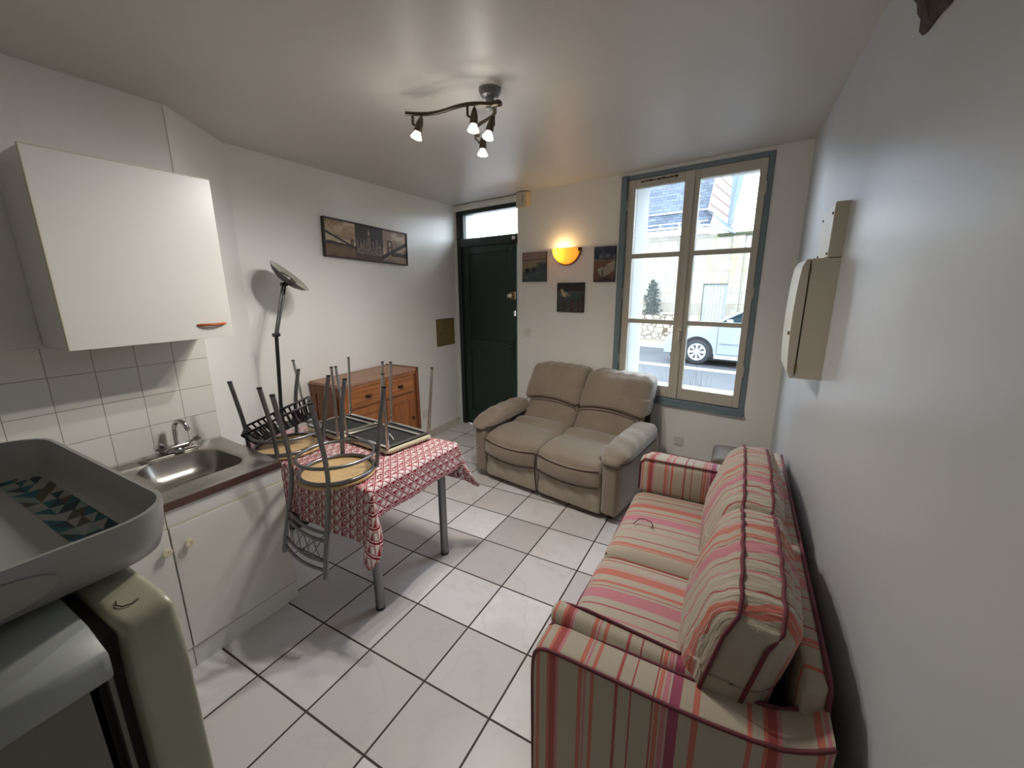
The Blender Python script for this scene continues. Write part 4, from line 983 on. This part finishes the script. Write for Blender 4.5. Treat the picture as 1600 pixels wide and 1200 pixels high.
# basket
t = thing('basket', 'black plastic slatted basket propped on the upturned chair behind the sink', 'basket', loc=(-0.60, 0.59, 0.87))
Lx = Vector((0.20, 0.27, 0.135)).normalized(); Wx = Vector((0.80, -0.58, -0.02)); Wx = (Wx-Lx*Wx.dot(Lx)).normalized(); Nx = Lx.cross(Wx)
if Nx.z < 0: Nx = -Nx
c0 = Vector((-0.595, 0.59, 0.955)); hl, hw_, hd_ = 0.185, 0.085, 0.085
rim = MB(); cor = [c0+Lx*a*hl+Wx*b*hw_ for a, b in ((-1, -1), (1, -1), (1, 1), (-1, 1))]
for i in range(4): rim.tube([cor[i], cor[(i+1) % 4]], 0.007, 8)
for cc in cor: rim.lathe([(0, -0.007), (0.007, 0), (0, 0.007)], cc, Nx, 8)
obj('rim', rim, BLACKP, t, smooth=True, world=True)
sl_ = MB(); bot = [c0+Lx*a*hl*0.86+Wx*b*hw_*0.75-Nx*hd_ for a, b in ((-1, -1), (1, -1), (1, 1), (-1, 1))]
for i in range(4):
    a0, a1, b0, b1 = cor[i], cor[(i+1) % 4], bot[i], bot[(i+1) % 4]; nsl = 12 if i % 2 == 0 else 6
    for k in range(nsl+1):
        f_ = k/nsl; p = a0+(a1-a0)*f_; q = b0+(b1-b0)*f_; e = (a1-a0).normalized(); sl_.obox((p+q)/2, e, (q-p).normalized(), e.cross((q-p).normalized()), 0.0055, (q-p).length/2, 0.0018)
obj('slats', sl_, BLACKP, t, world=True)
bt_ = MB(); bt_.prism([p for p in bot], -Nx*0.003)
for k in range(1, 6):
    p = bot[0]+(bot[1]-bot[0])*k/6; q = bot[3]+(bot[2]-bot[3])*k/6; bt_.obox((p+q)/2+Nx*0.012, Wx, Nx, Lx, (p-q).length/2, 0.013, 0.0015)
obj('bottom', bt_, BLACKP, t, world=True)

# ============================================================ TAUPE LOVESEAT
LM = FM @ Matrix.Translation((1.865, -0.50, 0))
t = thing('loveseat', 'taupe suede two seat recliner sofa under the window wall', 'sofa', mat4=LM)
def L(u): return u
SW = 0.562
for s in (-1, 1):
    xc = s*SW/2
    # plinth/footrest panel with the loose, wrinkled cloth
    def wfoot(a, b, c, p): return (p.x, p.y-0.012*math.sin(9*a+3*c)*(1-c*c)*0.6, p.z)
    obj('footrest_panel', MB().pillow((xc, -0.375, 0.155), (SW/2-0.004, 0.055, 0.115), 0.02, (0, 0.02, 0), 20, wfoot), TAUPE_W, t, smooth=True)
    def wseat(a, b, c, p):
        z = p.z; y = p.y
        droop = 0.035*max(0, -b-0.55)/0.45; z -= droop*(1 if c > 0 else 0.2)
        z += 0.018*math.exp(-((b-0.35)/0.18)**2)*(c > 0) - 0.012*math.exp(-((b-0.05)/0.1)**2)*(c > 0)
        z -= 0.03*(1-a*a)*(b < 0.2)*(c > 0)*(-b*0.5+0.5)
        y -= 0.02*(1-a*a)*(b < 0)
        return (p.x, y, z)
    obj('seat_cushion', MB().pillow((xc, -0.105, 0.375), (SW/2, 0.34, 0.09), 0.05, (0, 0, 0.02), 24, wseat), TAUPE, t, smooth=True)
    obj('seat_front', MB().pillow((xc, -0.40, 0.325), (SW/2-0.002, 0.055, 0.075), 0.03, (0, 0.022, 0), 16, lambda a, b, c, p: (p.x, p.y-0.02*(1-a*a), p.z-0.018*(1-a*a))), TAUPE, t, smooth=True)
    obj('seat_piping', MB().tube([(xc+(SW/2-0.006)*k/10, -0.458-0.024*(1-(k/10)**2), 0.392-0.026*(1-(k/10)**2)) for k in range(-10, 11)], 0.0045, 6), PIPE_D, t, smooth=True)
    obj('seat_piping', MB().tube([(xc+(SW/2-0.006)*k/10, -0.452-0.026*(1-(k/10)**2), 0.258-0.02*(1-(k/10)**2)) for k in range(-10, 11)], 0.0045, 6), PIPE_D, t, smooth=True)
    def wl(a, b, c, p):  # lumbar: leans back, arched top
        z = p.z+(0.04*(1-a*a) if c > 0 else 0)*c; return (p.x, p.y+0.10*c, z)
    obj('lumbar_cushion', MB().pillow((xc, 0.235, 0.53), (SW/2, 0.10, 0.135), 0.06, (0, 0.03, 0), 16, wl), TAUPE, t, smooth=True)
    def wh(a, b, c, p):
        z = p.z+(0.035*(1-a*a)*(-c) if c < 0 else -0.018*abs(a)**6); 
        wr = 0.006*math.sin(17*a+s)*max(0, c)**2*(b < 0.5)
        return (p.x*(1-0.03*max(0, c)), p.y+0.085*c, z+wr)
    obj('head_cushion', MB().pillow((xc+s*0.022, 0.345, 0.78), (SW/2+0.026, 0.095, 0.165), 0.05, (0, 0.035, 0.006), 26, wh), TAUPE, t, smooth=True)
    obj('back_piping', MB().tube([(xc+(SW/2-0.01)*k/10, 0.165-0.018*(1-(k/10)**2), 0.625+0.045*(1-(k/10)**2)) for k in range(-10, 11)], 0.005, 6), PIPE_D, t, smooth=True)
    # arms: a flat box with a fat pad laid over it
    ax_ = s*(SW+0.062)
    obj('arm', MB().pillow((ax_, -0.03, 0.265), (0.062, 0.41, 0.205), 0.03, (0.006, 0.006, 0), 16), TAUPE, t, smooth=True)
    PL = 0.33; pc = (ax_+s*0.008, -0.12, 0.515)
    def wa(a, b, c, p):
        th = 1-0.42*max(0, (-b-0.35)/0.65)**1.3
        wd = 1-0.22*max(0, (-b-0.5)/0.5)**2-0.10*max(0, b)
        z = (p.z if c > 0 else p.z*0.55)*th + 0.045*b*0.6 - 0.02*max(0, -b-0.4)
        return (p.x*wd, p.y, z+0.0035*math.sin(15*b+1.5*a)*(c > 0))
    obj('arm_pad', MB().pillow(pc, (0.108, PL, 0.072), 0.055, (0, 0.02, 0.018), 24, wa), TAUPE, t, smooth=True)
    pp = []
    for k in range(25):
        th = PI*k/24; a = math.cos(th); 
        bx = 0.104*math.copysign(abs(a)**0.45, a); by = -PL+0.005+0.30*PL*(1-math.sin(th)**0.6)
        pp.append((pc[0]+bx*(1-0.16*(1-abs(a))), pc[1]+by, pc[2]-0.034-0.004*math.sin(th)))
    pp = [(pp[0][0], pc[1]+0.25, pc[2]-0.012)]+pp+[(pp[-1][0], pc[1]+0.25, pc[2]-0.012)]
    obj('arm_piping', MB().tube(pp, 0.005, 6), PIPE_D, t, smooth=True)
obj('back_shell', MB().add(*(lambda p: (p, [(0, 1, 2, 3), (7, 6, 5, 4), (0, 4, 5, 1), (1, 5, 6, 2), (2, 6, 7, 3), (3, 7, 4, 0)]))([(-0.6, 0.30, 0.06), (0.6, 0.30, 0.06), (0.6, 0.36, 0.06), (-0.6, 0.36, 0.06), (-0.575, 0.42, 0.90), (0.575, 0.42, 0.90), (0.575, 0.465, 0.90), (-0.575, 0.465, 0.90)])), plain('dark_brown_backing', (62, 50, 46), 0.85), t, bevel=0.02)
obj('centre_seam', MB().tube([(0, -0.44, 0.06), (0, -0.465, 0.2), (0, -0.468, 0.33), (0, -0.455, 0.385)], 0.005, 6), PIPE_D, t, smooth=True)
obj('base_frame', MB().box(-0.6, 0.6, -0.36, 0.36, 0.045, 0.09), PIPE_D, t)
for a, b in ((-0.6, -0.33), (0.6, -0.33), (-0.6, 0.3), (0.6, 0.3)): obj('foot', MB().cyl((a, b, 0), (a, b, 0.05), 0.022, 12), BLACKP, t)

# ============================================================ STRIPED SOFA
t = thing('striped_sofa', 'red and beige striped sofa along the right wall', 'sofa', loc=(1.62, 1.04, 0))
SX0, SX1, SY0, SY1 = 1.255, 1.985, 0.175, 1.905
O_ = Vector((1.62, 1.04, 0))
def loc(p): return tuple(Vector(p)-O_)
obj('frame', MB().pillow(loc((1.615, 1.04, 0.185)), (0.352, 0.845, 0.145), 0.02, n=8), STR_Y, t, smooth=True)
# backrest, its top rail slightly raked
br_ = MB(); br_.pillow(loc((1.957, 1.08, 0.40)), (0.030, 0.80, 0.355), 0.02, n=12, warp=lambda a, b, c, p: (p.x-0.012*(c < 0)*(-c), p.y, p.z)); obj('backrest', br_, STR_Y, t, smooth=True)
obj('back_piping', MB().tube([loc(p) for p in ((1.984, 0.26, 0.62), (1.984, 0.29, 0.74), (1.984, 0.32, 0.755), (1.984, 1.84, 0.755), (1.984, 1.88, 0.70))], 0.006, 8), PIPE_R, t, smooth=True)
def arm(yc, hy, near):
    # side profile: rounded front, top rises towards the wall
    n = 26; prof = []
    top = [(1.262, 0.02), (1.258, 0.30), (1.256, 0.50), (1.258, 0.575), (1.268, 0.607), (1.290, 0.622), (1.34, 0.626), (1.50, 0.622), (1.70, 0.618), (1.88, 0.632), (1.945, 0.665), (1.985, 0.70), (1.985, 0.02)]
    m = MB(); rings = []
    for yy_, k in ((-1, 0.97), (-1, 0.985), (-0.93, 0.997), (-0.7, 1.0), (0.7, 1.0), (0.93, 0.997), (1, 0.985), (1, 0.97)):
        r = []
        off = {0.97: 0.03, 0.985: 0.012, 0.997: 0.004, 1.0: 0.0}[k]
        for (a, b) in top:
            a2 = a+(off if a < 1.6 and b > 0.1 else 0); b2 = b-(off if b > 0.1 else 0)
            yv = yc+hy*yy_
            r.append(loc((a2, yv, b2)))
        rings.append(r)
    loft(m, rings); m.f.append(tuple(range(len(top)))[::-1])
    a = obj('arm', m, STR_X, t, smooth=True, auto=50)
    for sg in (-1, 1):
        pth = [loc((x_+(0.004 if x_ < 1.6 else 0), yc+sg*(hy-0.004), z_-0.004)) for x_, z_ in top[:-1]]
        P = [Vector(p) for p in pth]
        for _ in range(1):
            Q = [P[0]]
            for u, v in zip(P, P[1:]): Q += [u*0.75+v*0.25, u*0.25+v*0.75]
            Q.append(P[-1]); P = Q
        obj('piping', MB().tube(P, 0.0055, 8), PIPE_R, a, smooth=True)
    return a
arm(0.238, 0.058, True); arm(1.845, 0.058, False)
# padded inner arm cushions
obj('arm_cushion', MB().pillow(loc((1.50, 0.345, 0.525)), (0.24, 0.046, 0.115), 0.04, (0, 0.02, 0.0), 16, lambda a, b, c, p: (p.x, p.y-0.012*c, p.z-0.02*a)), STR_X, t, smooth=True)
obj('cushion_piping', MB().tube([loc((1.275, 0.345, 0.635)), loc((1.30, 0.35, 0.650)), loc((1.37, 0.352, 0.655)), loc((1.5, 0.352, 0.643)), loc((1.66, 0.352, 0.628)), loc((1.735, 0.36, 0.60))], 0.005, 8), PIPE_R, t, smooth=True)
obj('arm_cushion', MB().pillow(loc((1.50, 1.725, 0.545)), (0.245, 0.062, 0.115), 0.04, (0, 0.015, 0.0), 16), STR_X, t, smooth=True)
obj('cushion_piping', MB().tube([loc((1.262, 1.672, 0.46)), loc((1.262, 1.672, 0.63)), loc((1.29, 1.668, 0.658)), loc((1.6, 1.668, 0.658)), loc((1.74, 1.668, 0.655))], 0.005, 8), PIPE_R, t, smooth=True)
for y0, y1 in ((0.315, 0.955), (0.962, 1.665)):
    yc = (y0+y1)/2
    obj('seat_cushion', MB().pillow(loc((1.545, yc, 0.385)), (0.30, (y1-y0)/2, 0.075), 0.05, (0.0, 0.0, 0.022), 22, lambda a, b, c, p: (p.x, p.y, p.z-0.012*(a < -0.7)*(-a-0.7)/0.3)), STR_Y, t, smooth=True)
    obj('seat_piping', MB().tube([loc((1.262, y0+0.02, 0.425)), loc((1.252, yc, 0.425)), loc((1.262, y1-0.02, 0.425))], 0.005, 8), PIPE_R, t, smooth=True)
def back_cushion(y0, y1, dz, dx, seed):
    yc = (y0+y1)/2; hy = (y1-y0)/2
    def wb(a, b, c, p):
        x_ = p.x+0.055*c*(1 if c > 0 else 0.5); z_ = p.z-0.02*b*b*(c > 0)
        k = 0.004*math.sin(b*31+seed+2.0*a)+0.003*math.sin(b*53+seed*2+3*c)
        if c > -0.6: z_ += k; x_ += k*(a < 0)*0.8
        return (x_, p.y, z_)
    mbk = MB().pillow(loc((1.785+dx, yc, 0.675+dz)), (0.10, hy, 0.215), 0.06, (0.034, 0.010, 0.02), 40, wb)
    b_ = obj('back_cushion', mbk, STR_YW, t, smooth=True)
    V = np.array(mbk.v)
    for xo in (-0.046, 0.050):
        P = []
        for k in range(-12, 13):
            b = k/12; xx = 1.785+dx+xo+0.052-O_.x; yy = yc+b*(hy-0.012)-O_.y
            d2 = (V[:, 0]-xx)**2+(V[:, 1]-yy)**2; idx = np.argsort(d2)[:14]; zt = V[idx, 2].max()
            P.append((xx+0.002*math.sin(k*1.7), yy, zt+0.001))
        for z_ in (0.80, 0.70, 0.60): P.insert(0, loc((1.785+dx+xo+0.02-0.22*(0.8-z_), y0-0.011, z_+dz)))
        obj('piping', MB().tube(P, 0.0055, 8), PIPE_R, b_, smooth=True)
back_cushion(0.285, 0.885, 0.0, -0.006, 1); back_cushion(0.905, 1.62, -0.01, 0.0, 5)

# dark thread lying on the seat
obj('thread', MB().tube([(1.335, 1.205, 0.487), (1.345, 1.235, 0.488), (1.352, 1.262, 0.489), (1.38, 1.272, 0.49), (1.41, 1.262, 0.489), (1.425, 1.235, 0.489), (1.425, 1.2, 0.489)], 0.0022, 6), PIPE_D, smooth=True,
    label='dark looped thread lying on the far striped seat cushion', category='thread')

# storage pouf in the corner
t = thing('storage_box', 'worn brown padded box in the corner behind the striped sofa', 'box', loc=(1.80, 2.30, 0))
BRN = plain('mottled_brown_cover', (90, 76, 62), 0.6, var=0.4, nsc=26, bump=0.4, bsc=40)
obj('body', MB().pillow((0, 0, 0.235), (0.165, 0.16, 0.235), 0.02, n=8), BRN, t, smooth=True)
obj('lid', MB().pillow((0, 0, 0.505), (0.172, 0.168, 0.04), 0.03, (0, 0, 0.02), 12), BRN, t, smooth=True)

# ============================================================ STREET (in the window-wall frame)
ASPH = plain('grey_asphalt', (60, 63, 67), 0.75, var=0.25, nsc=1.2, bump=0.3, bsc=90)
KERB = plain('pale_kerb_stone', (146, 144, 138), 0.7, var=0.15)
PAVE = plain('sandy_pavement', (118, 110, 98), 0.8, var=0.2)
obj('street_road', MB().box(-16, 16, WT, 8.4, -0.12, -0.02), ASPH, mat4=FM.copy(), **S_)
obj('street_pavement', MB().box(-16, 16, 8.4, 9.5, -0.12, 0.10), PAVE, mat4=FM.copy(), **S_)
obj('street_kerb', MB().box(-16, 16, 8.28, 8.42, -0.1, 0.11), KERB, mat4=FM.copy(), bevel=0.01, **S_)
obj('street_marking', MB().box(-16, 16, 5.55, 5.68, -0.02, -0.014).box(-16, 16, 5.74, 5.80, -0.02, -0.014), plain('worn_white_paint', (175, 175, 170), 0.7, var=0.2), mat4=FM.copy(), **S_)

def m_stone():
    t = NT('limestone_blocks'); v = t.coords(); sp = t.new('ShaderNodeSeparateXYZ'); t.link(v, sp.inputs[0])
    co = t.new('ShaderNodeCombineXYZ'); t.link(sp.outputs[0], co.inputs[0]); t.link(sp.outputs[2], co.inputs[1])
    br = t.new('ShaderNodeTexBrick'); t.link(co.outputs[0], br.inputs['Vector']); br.inputs['Scale'].default_value = 1
    br.inputs['Brick Width'].default_value = 0.52; br.inputs['Row Height'].default_value = 0.30; br.inputs['Mortar Size'].default_value = 0.006
    br.inputs['Color1'].default_value = lin((128, 125, 116)); br.inputs['Color2'].default_value = lin((148, 145, 136))
    f = t.noise(v, 2.5, 6, 0.7); c = t.mix(t.ramp(f, [(0.45, (0, 0, 0, 1)), (0.7, (1, 1, 1, 1))]), br.outputs['Color'], lin((120, 112, 98)))
    # green run-off streaks below the coping, where the moss grows
    st = t.noise(t.coords(scale=(7, 1, 0.6)), 1.2, 3); msk = t.math('MULTIPLY', t.ramp(st, [(0.5, (0, 0, 0, 1)), (0.62, (1, 1, 1, 1))]), t.math('MULTIPLY', t.math('GREATER_THAN', sp.outputs[0], 0.35), t.math('GREATER_THAN', sp.outputs[2], 1.7)))
    c = t.mix(t.math('MULTIPLY', msk, 0.5), c, lin((140, 142, 84)))
    t.base(t.mix(br.outputs['Fac'], c, lin((110, 102, 88)))); t.set(0.9); t.bump(t.math('SUBTRACT', t.noise(v, 12, 3), br.outputs['Fac']), 0.5, 0.01)
    return t.m
STONE = m_stone()
def m_rubble():
    t = NT('rubble_stone'); v = t.coords(scale=(1, 1, 1.5))
    k = t.new('ShaderNodeTexVoronoi', feature='DISTANCE_TO_EDGE'); t.link(v, k.inputs['Vector']); k.inputs['Scale'].default_value = 4.2
    k2 = t.new('ShaderNodeTexVoronoi'); t.link(v, k2.inputs['Vector']); k2.inputs['Scale'].default_value = 4.2
    e = t.ramp(k.outputs['Distance'], [(0.03, (1, 1, 1, 1)), (0.09, (0, 0, 0, 1))])
    c = t.mix(t.math('MULTIPLY', k2.outputs['Color'], 0.5), lin((164, 158, 148)), lin((134, 126, 112))); t.base(t.mix(e, c, lin((84, 72, 56)))); t.set(0.9); t.bump(k.outputs['Distance'], 0.8, 0.03)
    return t.m
def m_slate():
    t = NT('slate_roof'); v = t.coords('UV')
    br = t.new('ShaderNodeTexBrick'); t.link(v, br.inputs['Vector']); br.inputs['Scale'].default_value = 1
    br.inputs['Brick Width'].default_value = 0.24; br.inputs['Row Height'].default_value = 0.115; br.inputs['Mortar Size'].default_value = 0.005
    br.inputs['Color1'].default_value = lin((62, 68, 78)); br.inputs['Color2'].default_value = lin((82, 90, 102)); br.inputs['Mortar'].default_value = lin((40, 46, 58)); t.base(br.outputs['Color']); t.set(0.8, spec=0.2)
    t.bump(t.math('MULTIPLY', br.outputs['Fac'], -1), 0.6, 0.01); return t.m
SLATE = m_slate(); ZINC = plain('pale_zinc', (150, 158, 168), 0.4, 0.3); MOSS = plain('moss', (58, 66, 44), 0.95, var=0.5, nsc=14, bump=1.0, bsc=30)
D9 = 9.4
bh = thing('stone_house', 'pale limestone house with slate roof across the street', 'house', mat4=Floc(0, D9, 0.0))
# walls with a doorway opening
obj('wall', MB().box(-3.6, 0.29, 0, 0.5, 0.1, 3.14).box(0.29, 0.95, 0, 0.5, 1.76, 3.10).box(0.95, 14, 0, 0.5, 0.1, 3.02).box(0.29, 0.95, 0.3, 0.5, 0.1, 1.76), STONE, bh)
obj('rubble_base', MB().box(-3.6, -0.02, -0.03, 0.02, 0.1, 0.87), m_rubble(), bh, bevel=0.01)
obj('ledge', MB().box(-3.6, -0.02, -0.05, 0.0, 0.87, 0.92), KERB, bh)
db = MB()
for k in range(7): db.box(0.295+k*0.0935, 0.295+k*0.0935+0.089, 0.06, 0.09, 0.1, 1.75)
obj('plank_door', db, plain('weathered_planks', (138, 142, 140), 0.85, var=0.25, nsc=7), bh, bevel=0.004)
obj('pilaster', MB().box(0.95, 1.24, -0.05, 0.02, 0.1, 3.02), STONE, bh, bevel=0.01)
obj('coping', MB().box(0.55, 14, -0.08, 0.5, 3.02, 3.10), MOSS, bh, bevel=0.02)
iv = MB(); r_ = random.Random(2)
for k in range(420):
    q = r_.random(); zz = 0.88+1.0*q; wd = 0.20*(1-q**3)+0.03; xx = -1.12+r_.gauss(0, wd*0.5); a = r_.uniform(0, PI); s = r_.uniform(0.02, 0.045)
    d1 = Vector((math.cos(a), -0.3, math.sin(a)))*s; d2 = Vector((-math.sin(a), -0.2, math.cos(a)))*s; c = Vector((xx, -0.11-r_.random()*0.05, zz)); iv.add([c-d1, c-d2, c+d1, c+d2], [(0, 1, 2, 3)])
obj('climbing_ivy', iv, plain('grey_green_ivy', (58, 64, 60), 0.8), mat4=bh.matrix_basis.copy(), label='dark ivy patch on the pale house wall across the street', category='ivy', kind='stuff')
rf2 = MB(); rf2.add([(-3.7, -0.25, 3.30), (0.36, -0.25, 3.30), (0.36, 2.6, 7.2), (-3.7, 2.6, 7.2)], [(0, 1, 2, 3)]); rf2.uv = [(-3.7, 0), (0.36, 0), (0.36, 4.8), (-3.7, 4.8)]
r0 = obj('roof', rf2, SLATE, bh); md = r0.modifiers.new('s', 'SOLIDIFY'); md.thickness = 0.06
obj('snow_strip', MB().box(-3.7, 0.25, 0.035, 0.075, 3.755, 3.79), ZINC, bh)
gt = MB().tube([(-3.7, -0.32, 3.30), (0.36, -0.32, 3.30), (0.75, -0.15, 3.16), (1.0, -0.08, 3.08)], 0.035, 10).tube([(-3.7, -0.34, 3.42), (0.34, -0.34, 3.42)], 0.018, 8)
for k in range(8): gt.box(-3.6+k*0.53, -3.57+k*0.53, -0.37, -0.25, 3.30, 3.43)
obj('gutter', gt, ZINC, bh, smooth=True, auto=40)
# clad dormer cheek and barge board
dm = MB(); dm.prism([(0.27, -0.18, 3.72), (0.84, -0.18, 3.36), (0.90, -0.18, 3.90), (0.86, -0.18, 5.6), (0.52, -0.18, 5.6)], (0, 0.3, 0))
ck = obj('gable_cladding', dm, plain('pale_boards', (170, 166, 160), 0.8, var=0.1), bh)
rl_ = MB()
for k in range(8):
    z0 = 3.86+0.235*k; xa = 0.30+0.045*k; rl_.prism([(xa, -0.19, z0), (0.86, -0.19, z0-0.44), (0.86, -0.19, z0-0.405), (xa, -0.19, z0+0.035)], (0, 0.02, 0))
obj('red_batten', rl_, plain('faded_red_paint', (96, 66, 62), 0.7), ck)
vb = MB(); vb.prism([(0.84, -0.28, 3.26), (0.90, -0.28, 3.28), (1.30, -0.28, 5.6), (1.10, -0.28, 5.6)], (0, 0.1, 0)).prism([(0.27, -0.26, 3.70), (0.90, -0.26, 3.26), (1.02, -0.26, 3.08), (0.80, -0.26, 3.20)], (0, 0.08, 0)).prism([(0.80, -0.2, 3.3), (0.92, -0.2, 3.3), (1.2, -0.2, 5.6), (0.8, -0.2, 5.6)], (0, 0.3, 0))
obj('barge_board', vb, plain('blue_grey_zinc', (84, 96, 110), 0.5), bh)

# car: extruded side profile with arches
t = thing('car', 'silver hatchback parked across the street, seen through the window', 'car', mat4=Floc(1.13, 6.15, -0.02))
CARP = plain('silver_car_paint', (150, 158, 166), 0.25, 0.3, var=0.02)
def archp(cx, r, n=12): return [(cx-r*math.cos(PI*k/n), 0.29+r*math.sin(PI*k/n)) for k in range(n+1)]
low_ = [(-0.72, 0.22), (-0.40, 0.22)]+archp(0, 0.335)+[(0.36, 0.20), (2.0, 0.20)]+archp(2.38, 0.335)+[(2.78, 0.22), (3.08, 0.25)]
upp = [(3.10, 0.60), (3.05, 0.88), (1.2, 0.92), (0.36, 0.90), (0.10, 0.84), (-0.35, 0.76), (-0.66, 0.60), (-0.74, 0.42)]
prof = low_+upp
bm3 = bmesh.new(); vv = [bm3.verts.new((a, 0, b)) for a, b in prof]; fc = bm3.faces.new(vv); r = bmesh.ops.extrude_face_region(bm3, geom=[fc])
for g_ in r['geom']:
    if isinstance(g_, bmesh.types.BMVert): g_.co.y += 1.6
bmesh.ops.triangulate(bm3, faces=[f for f in bm3.faces if len(f.verts) > 4]); mm_ = MB(); bm3.verts.index_update(); mm_.v = [tuple(v.co) for v in bm3.verts]; mm_.f = [tuple(v.index for v in f.verts) for f in bm3.faces]; bm3.free()
obj('body', mm_, CARP, t, bevel=0.015)
roofp = [(0.30, 0.90), (0.55, 1.05), (1.05, 1.32), (1.35, 1.40), (2.4, 1.42), (2.85, 1.30), (3.05, 0.90)]
obj('windows', MB().prism([(a, 0.14, b-0.01) for a, b in roofp], (0, 1.32, 0)), plain('dark_car_glass', (40, 56, 64), 0.08), t, bevel=0.02)
ro = MB(); ro.tube([(a, 0.11, b) for a, b in roofp], 0.028, 8); ro.tube([(a, 1.49, b) for a, b in roofp], 0.028, 8); ro.box(1.25, 2.45, 0.13, 1.47, 1.39, 1.43)
ro.tube([(1.45, 0.10, 0.90), (1.5, 0.12, 1.40)], 0.028, 8).tube([(2.35, 0.10, 0.90), (2.3, 0.12, 1.40)], 0.03, 8)
obj('roof_pillars', ro, CARP, t, smooth=True, auto=50)
obj('door_trim', MB().box(0.45, 1.35, -0.018, 0, 0.50, 0.535).box(1.5, 2.1, -0.018, 0, 0.50, 0.535), plain('grey_trim', (120, 128, 134), 0.5), t, bevel=0.006)
obj('door_seam', MB().box(0.395, 0.402, -0.004, 0.002, 0.30, 0.88).box(0.40, 1.42, -0.004, 0.002, 0.27, 0.278).box(1.42, 1.427, -0.004, 0.002, 0.27, 0.88), GASKET, t)
obj('sill_trim', MB().box(0.36, 2.02, -0.012, 0.05, 0.17, 0.235), plain('grey_trim_2', (150, 156, 160), 0.5), t, bevel=0.01)
obj('underbody', MB().box(-0.6, 3.0, 0.1, 1.5, 0.12, 0.24).box(-0.33, 0.33, 0.02, 0.3, 0.2, 0.60).box(2.05, 2.71, 0.02, 0.3, 0.2, 0.60), BLACKP, t)
obj('mirror', MB().pillow((0.62, -0.06, 0.98), (0.06, 0.05, 0.05), 0.03, n=6), CARP, t, smooth=True)
for wx_ in (0.0, 2.38):
    for yw, sg in ((0.10, -1), (1.5, 1)):
        W = MB().lathe([(0.18, 0.085), (0.25, 0.09), (0.283, 0.07), (0.29, 0.03), (0.29, -0.03), (0.283, -0.07), (0.18, -0.085)], (wx_, yw, 0.29), (0, sg, 0), 32)
        wo = obj('wheel', W, plain('tyre', (38, 40, 44), 0.85), t, smooth=True, auto=50)
        hcp = MB().lathe([(0.15, 0.084), (0.19, 0.09), (0.19, 0.082)], (wx_, yw, 0.29), (0, sg, 0), 32, cap=False).lathe([(0.0, 0.10), (0.04, 0.10), (0.055, 0.09), (0.055, 0.08)], (wx_, yw, 0.29), (0, sg, 0), 20)
        for k in range(8):
            a = 2*PI*k/8; e = Vector((math.cos(a), 0, math.sin(a))); f = Vector((-math.sin(a), 0, math.cos(a)))
            c1_ = Vector((wx_, yw+sg*0.09, 0.29)); hcp.add([c1_+e*0.045+f*0.016, c1_+e*0.045-f*0.016, c1_+e*0.165-f*0.036, c1_+e*0.165+f*0.036], [(0, 1, 2, 3)])
        obj('hubcap', hcp, plain('hubcap_silver', (170, 176, 182), 0.35, 0.2), wo)

# plants outside the window
def twigs(u, d, lab, n, hgt, leafy, seed):
    r = random.Random(seed); m = MB(); lf = MB()
    for k in range(n):
        a = r.uniform(0, 2*PI); b0 = Vector((r.gauss(0, .03), r.gauss(0, .02), 0)); tip = Vector((r.gauss(0, 0.11), r.gauss(0, .06), hgt*r.uniform(.6, 1)))
        mid = (b0+tip)/2+Vector((r.gauss(0, .02), 0, 0.02)); m.tube([b0, mid, tip], [0.003, 0.002, 0.001], 5)
        for q in range(2):
            s0 = b0+(tip-b0)*r.uniform(.4, .8); e = s0+Vector((r.gauss(0, .05), r.gauss(0, .03), r.uniform(.03, .09))); m.tube([s0, e], [0.0015, 0.0008], 4)
            if leafy:
                c = e; d1 = Vector((r.uniform(-1, 1), r.uniform(-.5, .5), r.uniform(-.3, 1))).normalized()*0.022; d2 = Vector((0.5*d1.z, 0.01, -0.5*d1.x)); lf.add([c-d1, c-d2, c+d1, c+d2], [(0, 1, 2, 3)])
    t = thing('shrub', lab, 'plant', mat4=Floc(u, d, -0.02))
    obj('twigs', m, plain('brown_twigs', (96, 84, 78), 0.8), t)
    if leafy: obj('leaves', lf, plain('fresh_leaves', (110, 150, 60), 0.7), t)
twigs(2.20, 1.05, 'small leafy green shrub outside behind the lower left panes', 9, 0.86, True, 3)
twigs(2.42, 0.65, 'bare twiggy shrub outside behind the lower left panes, beside the leafy one', 14, 0.98, False, 5)
twigs(2.68, 0.70, 'bare twiggy shrub outside behind the lower right panes', 16, 1.02, False, 8)
